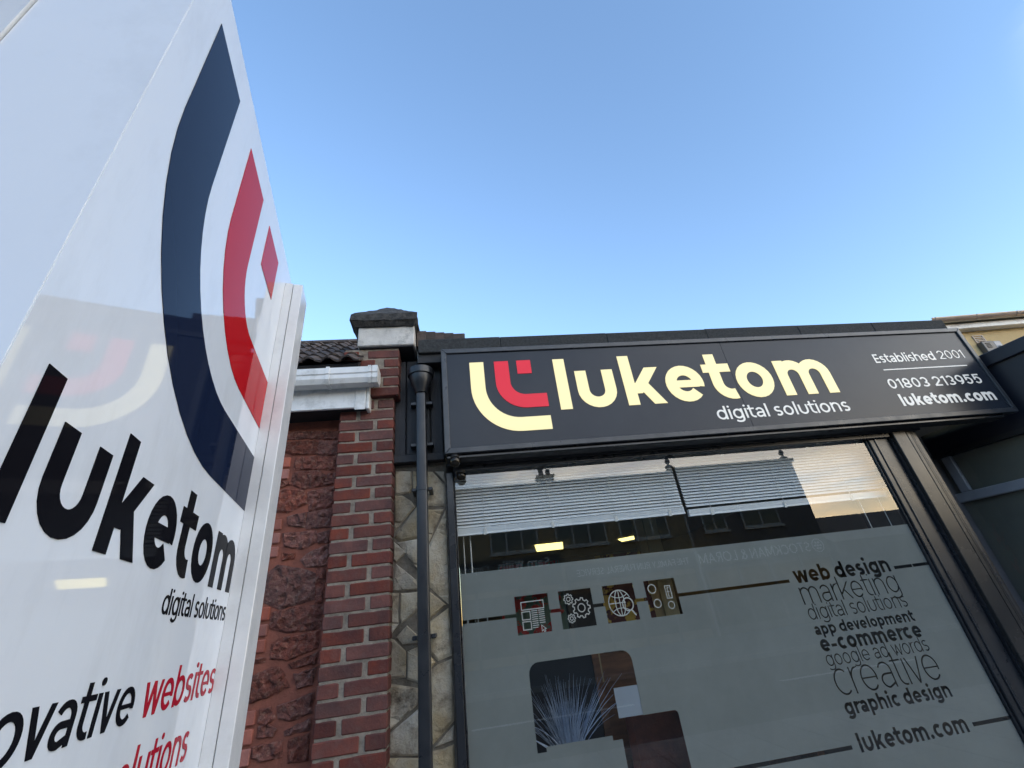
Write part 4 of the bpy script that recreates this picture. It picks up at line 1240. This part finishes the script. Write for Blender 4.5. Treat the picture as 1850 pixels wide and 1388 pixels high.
# the artificial grass plant
t = thing('grass_plant', 'spiky bluish white ornamental grass in a pot behind the rounded cut-out', 'plant', (.52, .30, .60))
MB().lathe(.52, .30, [(.07, .60), (.10, .86), (.105, .87), (.095, .87), (.09, .85)], 20).build('pot', M['pot'], t, smooth=True)
MB().box(.2, .84, .16, .44, .56, .599).build('window_ledge', M['wood'], t)
bl = MB()
r2 = random.Random(11)
for i in range(210):
    a = r2.uniform(0, 2 * math.pi); spread = abs(r2.gauss(0, .45))
    L = r2.uniform(.20, .40)
    bx, by = .52 + .05 * math.cos(a) * r2.random(), .30 + .05 * math.sin(a) * r2.random()
    droop = r2.uniform(.0, .5) * spread
    pts = []
    for k in range(6):
        s = k / 5
        pts.append((bx + math.cos(a) * spread * L * s * (1 + .25 * s), min(.56, max(.135, by + math.sin(a) * spread * L * s * .45)), .84 + L * s * (1 - droop * s)))
    bl.tube(pts, r2.uniform(.0014, .0042), 3, .0006)
stuff(bl.build('blades', M['blade'], t))
# ================================================================== totem sign on the left
t = thing('totem_sign', 'tall glossy white sign standing at the left with navy and red logo', 'sign', (-.4754426, -1.6034809, 0), R(-79))
TOPT = 2.52
MB().box(.0, .7775, -.137, 0, .10, TOPT).build('panel', M['totem'], t, local=True)
MB().box(.7776, .7786, -.1375, -.0008, .10, TOPT).build('end_panel', M['totem'], t, local=True)
MB().box(.02, .782, -.20, -.139, .10, TOPT - .01).build('rear_panel', M['alu'], t, local=True)
MB().box(-.05, .83, -.21, .05, -.01, .099).build('plinth', M['fframe'], t, local=True)
# corner extrusion at the far edge
MB().box(-.02, .070, .0005, .0205, .10, 2.462).build('edge_strip', M['alu'], t, local=True)
MB().box(-.02, .0695, .0215, .046, .10, 2.462).build('edge_strip', M['alu'], t, local=True, bevel=.0015)
MB().box(-.02, .066, .0206, .0214, .10, 2.455).build('groove', M['darkthing'], t, local=True)
TM = lambda x, z, d: (-x, d, z)         # x runs rightwards as read, = -u
def tl(name, polys, m, d=.0009):
    return flat(name, polys, m, t, TM, .0002, d, local=True)
big, small, sq = logo(-.712, 1.815, .641, .6245)
tl('logo_stroke', big, M['navy']); tl('logo_stroke', small, M['redv']); tl('logo_square', sq, M['redv'])
for q in fit_words('luketom', -.738, -.078, 1.654, .205, .125, gap=.15): tl('lettering', q, M['black'])
for q in fit_words('digital solutions', -.384, -.0755, 1.6055, .115, .0325): tl('lettering', q, M['black'])
W1, _ = text_polys('vative', .125)
sx = (.598 - .398) / W1
Wi, _ = text_polys('innovative', .125)
for q in fit_words('innovative', -.398 - Wi * sx, -.398, 1.491, .125, .051): tl('lettering', q, M['black'])
for q in fit_words('websites', -.371, -.068, 1.491, .125, .0515): tl('lettering', q, M['redt'])
for q in fit_words('solutions', -.428, -.154, 1.412, .125, .0515): tl('lettering', q, M['redt'])

# ================================================================== right-hand neighbours
# --- tan rendered building behind
t = thing('rendered_building', 'tan rendered building rising behind the right end of the slate sign', 'building', (5.0, .95, 0), R(-4))
MB().box(-.65, 9, 0, 5, 0, 3.845).build('wall', M['tan'], t, local=True)
MB().box(-.65, 9, -.09, -.001, 3.845, 3.913).build('eaves_board', M['upvc'], t, local=True, bevel=.004)
gm = MB()
def gprof(r, k):
    return [(-.14 + r * math.cos(a), 3.962 + r * .95 * math.sin(a)) for a in [math.pi + math.pi * j / k for j in range(k + 1)]]
add_channel(gm, gprof(.046, 10) + gprof(.042, 10)[::-1], .36, 9)
gm.build('gutter', M['brownpvc'], t, local=True, smooth=True)
for x in (.42, .93, 1.43, 1.93, 2.9):
    add_channel(MB(), gprof(.0505, 10) + gprof(.0463, 10)[::-1], x - .016, x + .016).build('gutter_bracket', M['brownpvc'], t, local=True)
MB().poly_prism([(.4, -.10, 3.93), (9, -.10, 3.93), (9, 3.0, 4.5), (.4, 3.0, 4.5)], [(.4, -.10, 3.95), (9, -.10, 3.95), (9, 3.0, 4.52), (.4, 3.0, 4.52)]).build('roof', M['slate'], t, local=True)
v = MB()
for k in range(3): v.box(.931, 1.039, -.012, -.001, 3.705 + k * .022, 3.713 + k * .022)
v.box(.92, .93, -.011, -.0015, 3.695, 3.775).box(1.04, 1.05, -.011, -.0015, 3.695, 3.775).box(.92, 1.05, -.0105, -.0015, 3.776, 3.784).box(.92, 1.05, -.0105, -.0015, 3.686, 3.694)
v.build('air_vent', M['brownpvc'], t, local=True)
t = thing('alarm_box', 'grey alarm box with a pale lens on the tan wall', 'alarm box', (5.0 + 1.02 * math.cos(R(-4)), .95 + 1.02 * math.sin(R(-4)), 3.475), R(-4))
MB().box(-.115, .03, -.06, -.0, .05, .20).build('body', M['alarmgrey'], t, local=True, bevel=.006)
MB().box(.0305, .12, -.055, -.0, .06, .195).build('lens', M['greyframe'], t, local=True, bevel=.006)
for k in range(4): MB().box(-.085, -.03, -.064, -.0605, .11 + k * .018, .118 + k * .018).build('louvre', M['soffit'], t, local=True)
MB().lathe(.07, -.057, [(.014, .118), (.018, .125), (.014, .132)], 12).build('lamp', M['upvc'], t, local=True)

# --- neighbouring shop front, returning towards the street on the right
t = thing('neighbour_shopfront', 'neighbouring shop front with midnight blue fascia and pale grey window bars', 'shop front', (4.30, 0, 0), R(12))
# local y runs along the return (away from the street), x to the right
NZ = KZ
ya, yb = -.62, .86
MB().box(.0, .5, ya, yb, NZ(2.30), NZ(2.815)).build('fascia_board', M['navyboard'], t, local=True)
MB().box(-.03, .5, ya, yb, NZ(2.8155), NZ(2.915)).build('cornice', M['navyboard'], t, local=True, bevel=.006)
MB().box(.05, .4, ya + .05, yb - .01, 0, NZ(2.299)).build('blind_backing', M['olive'], t, local=True)
gl = MB(); gl.bm.faces.new([gl.bm.verts.new(p) for p in ((.02, ya + .05, .5), (.02, yb - .02, .5), (.02, yb - .02, NZ(2.295)), (.02, ya + .05, NZ(2.295)))]); gl.build('pane', M['glass'], t, local=True)
MB().box(.0, .045, ya + .02, yb - .015, NZ(1.945), NZ(2.015)).build('transom', M['greyframe'], t, local=True, bevel=.006)
for y in (.555, -.10, ya + .04):
    MB().box(.002, .043, y - .035, y + .035, NZ(2.0155), NZ(2.298)).build('mullion', M['greyframe'], t, local=True, bevel=.006)
MB().box(-.02, .05, ya, yb, 0, .499).build('stall_riser', M['navyboard'], t, local=True)
MB().box(-.012, -.0005, ya, yb, NZ(2.30), NZ(2.335)).build('trim', M['frame'], t, local=True)

# ================================================================== across the street (seen only as reflections)
OY = -15.8
t = thing('opposite_terrace', 'dark rendered terrace of shops with chimney, seen reflected in the shop window', 'building', (6, OY, 0))
MB().box(-14, 9.75, OY - 6, OY, 0, 6.48).build('wall', M['opprender'], t)
MB().box(9.751, 15.95, OY - 6, OY - .01, 0, 6.6).build('wall', M['oppdark'], t)
MB().box(-14.1, 9.78, OY - .02, OY + .14, 6.481, 6.62).build('parapet', M['oppdark'], t)
MB().box(9.782, 16.0, OY - .02, OY + .14, 6.601, 6.76).build('parapet', M['oppdark'], t)
MB().box(9.70, 9.95, OY - .3, OY + .16, 6.621, 6.80).build('kneeler', M['oppdark'], t)
r = MB().along_x([(OY - .03, 6.4), (OY - 3, 7.1), (OY - 6, 6.4)], -14, 9.6); r.build('roof', M['slate'], t)
for xc, zt in ((3.95, 6.62),):
    ch = MB().box(xc - .36, xc + .36, OY - .9, OY - .3, 6.4, 6.98).box(xc - .42, xc + .42, OY - .95, OY - .25, 6.981, 7.06).build('chimney', M['chimbrick'], t)
    MB().lathe(xc - .16, OY - .6, [(.10, 7.06), (.12, 7.2), (.10, 7.38), (.13, 7.40), (.15, 7.5), (.02, 7.56)], 14).build('chimney_pot', M['chimbrick'], ch)
    MB().lathe(xc + .17, OY - .6, [(.10, 7.06), (.11, 7.2), (.10, 7.34), (.12, 7.36)], 14).build('chimney_pot', M['chimbrick'], ch)
for xc, zb in ((9.72, 6.80), (15.6, 6.76)):
    MB().lathe(xc, OY + .02, [(.20, zb), (.16, zb + .08), (.06, zb + .14), (.05, zb + .2), (.11, zb + .26), (.12, zb + .34), (.08, zb + .42), (.01, zb + .47)], 16).build('finial', M['oppdark'], t, smooth=True)
def owin(x0, x1, z0, z1, n=2):
    f = MB().box(x0, x1, OY + .001, OY + .05, z0, z0 + .07).box(x0, x1, OY + .001, OY + .05, z1 - .07, z1)
    for k in range(n + 1):
        xx = x0 + (x1 - x0 - .07) * k / n
        f.box(xx, xx + .07, OY + .0015, OY + .049, z0 + .071, z1 - .071)
    w = f.build('window', M['oppframe'], t)
    MB().box(x0 + .01, x1 - .01, OY + .0005, OY + .02, z0 + .01, z1 - .01).build('pane', M['oppglass'], w)
    MB().box(x0 - .06, x1 + .06, OY + .001, OY + .12, z0 - .09, z0 - .001).build('sill', M['oppframe'], w)
for x0, x1, n in ((1.15, 3.15, 3), (3.9, 6.1, 3), (6.7, 8.9, 3), (-3.2, -1.2, 2), (-6.6, -4.6, 2), (10.5, 11.6, 2), (12.4, 14.2, 2)):
    owin(x0, x1, 3.85, 5.1, n)
MB().box(9.72, 9.80, OY + .0, OY + .1, 0, 6.47).build('rain_pipe', M['oppframe'], t)
for (xa, xb, nm) in ((-3.0, 3.9, 'a'), (4.1, 9.6, 'b'), (9.9, 15.8, 'c')):
    MB().box(xa, xb, OY + .002, OY + .22, 2.50, 3.10 if nm != 'a' else 3.62).build('sign_board', M['signgrey'], t)
    MB().box(xa, xb, OY + .002, OY + .10, .3, 2.30).build('shop_glazing', M['oppglass'], t)
    for k in range(5):
        xx = xa + (xb - xa - .1) * k / 4
        MB().box(xx, xx + .1, OY + .101, OY + .14, .0, 2.498).build('glazing_bar', M['oppbar'], t)
# text is read by someone facing the terrace from the street (looking towards -Y): rightwards = -x
def opp_text(s, xa, xb, z, w, asc, m, dy):
    P = fit_text(s, -xb, -xa, z, w, asc)
    flat('lettering', P, M[m], t, lambda x, zz, d: (-x, OY + dy + d, zz), .001, .02)
opp_text('STOCKMAN & LORAM', 9.75, 14.9, 2.60, .10, .40, 'signtext', .22)
opp_text('THE FAMILY RUN FUNERAL SERVICE', 4.5, 9.3, 2.66, .12, .26, 'signtext', .22)
opp_text('Sam Willis', 1.35, 3.45, 3.20, .17, .33, 'signdim', .22)
opp_text('Carpets', -.1, 1.0, 3.20, .11, .27, 'signdim', .22)
em = seg(arc(-15.3, 2.80, .26, .26, 0, 360, 24), .03)
for k in range(6):
    em += circ(-15.3 + .13 * math.cos(k * 1.047), 2.80 + .13 * math.sin(k * 1.047), .045, 8)
em += circ(-15.3, 2.80, .05, 8)
flat('emblem', em, M['signtext'], t, lambda x, zz, d: (-x, OY + .22 + d, zz), .001, .02)

t = thing('opposite_low_building', 'low slate roofed building beyond the terrace, reflected at the right of the window', 'building', (22, OY, 0))
MB().box(16.1, 40, OY - 5, OY + .2, 0, 2.9).build('wall', M['oppdark'], t)
r = MB().along_x([(OY + .35, 2.85), (OY - 2.4, 4.25), (OY - 5.2, 2.85)], 16.05, 40.2); r.build('roof', M['slate'], t)
t = thing('opposite_low_building', 'far row of buildings left of the terrace across the street', 'building', (-25, OY, 0))
MB().box(-45, -14.2, OY - 6, OY, 0, 5.6).build('wall', M['oppdark'], t)
r = MB().along_x([(OY + .2, 5.5), (OY - 3, 7.4), (OY - 6.2, 5.5)], -45, -14.15); r.build('roof', M['slate'], t)
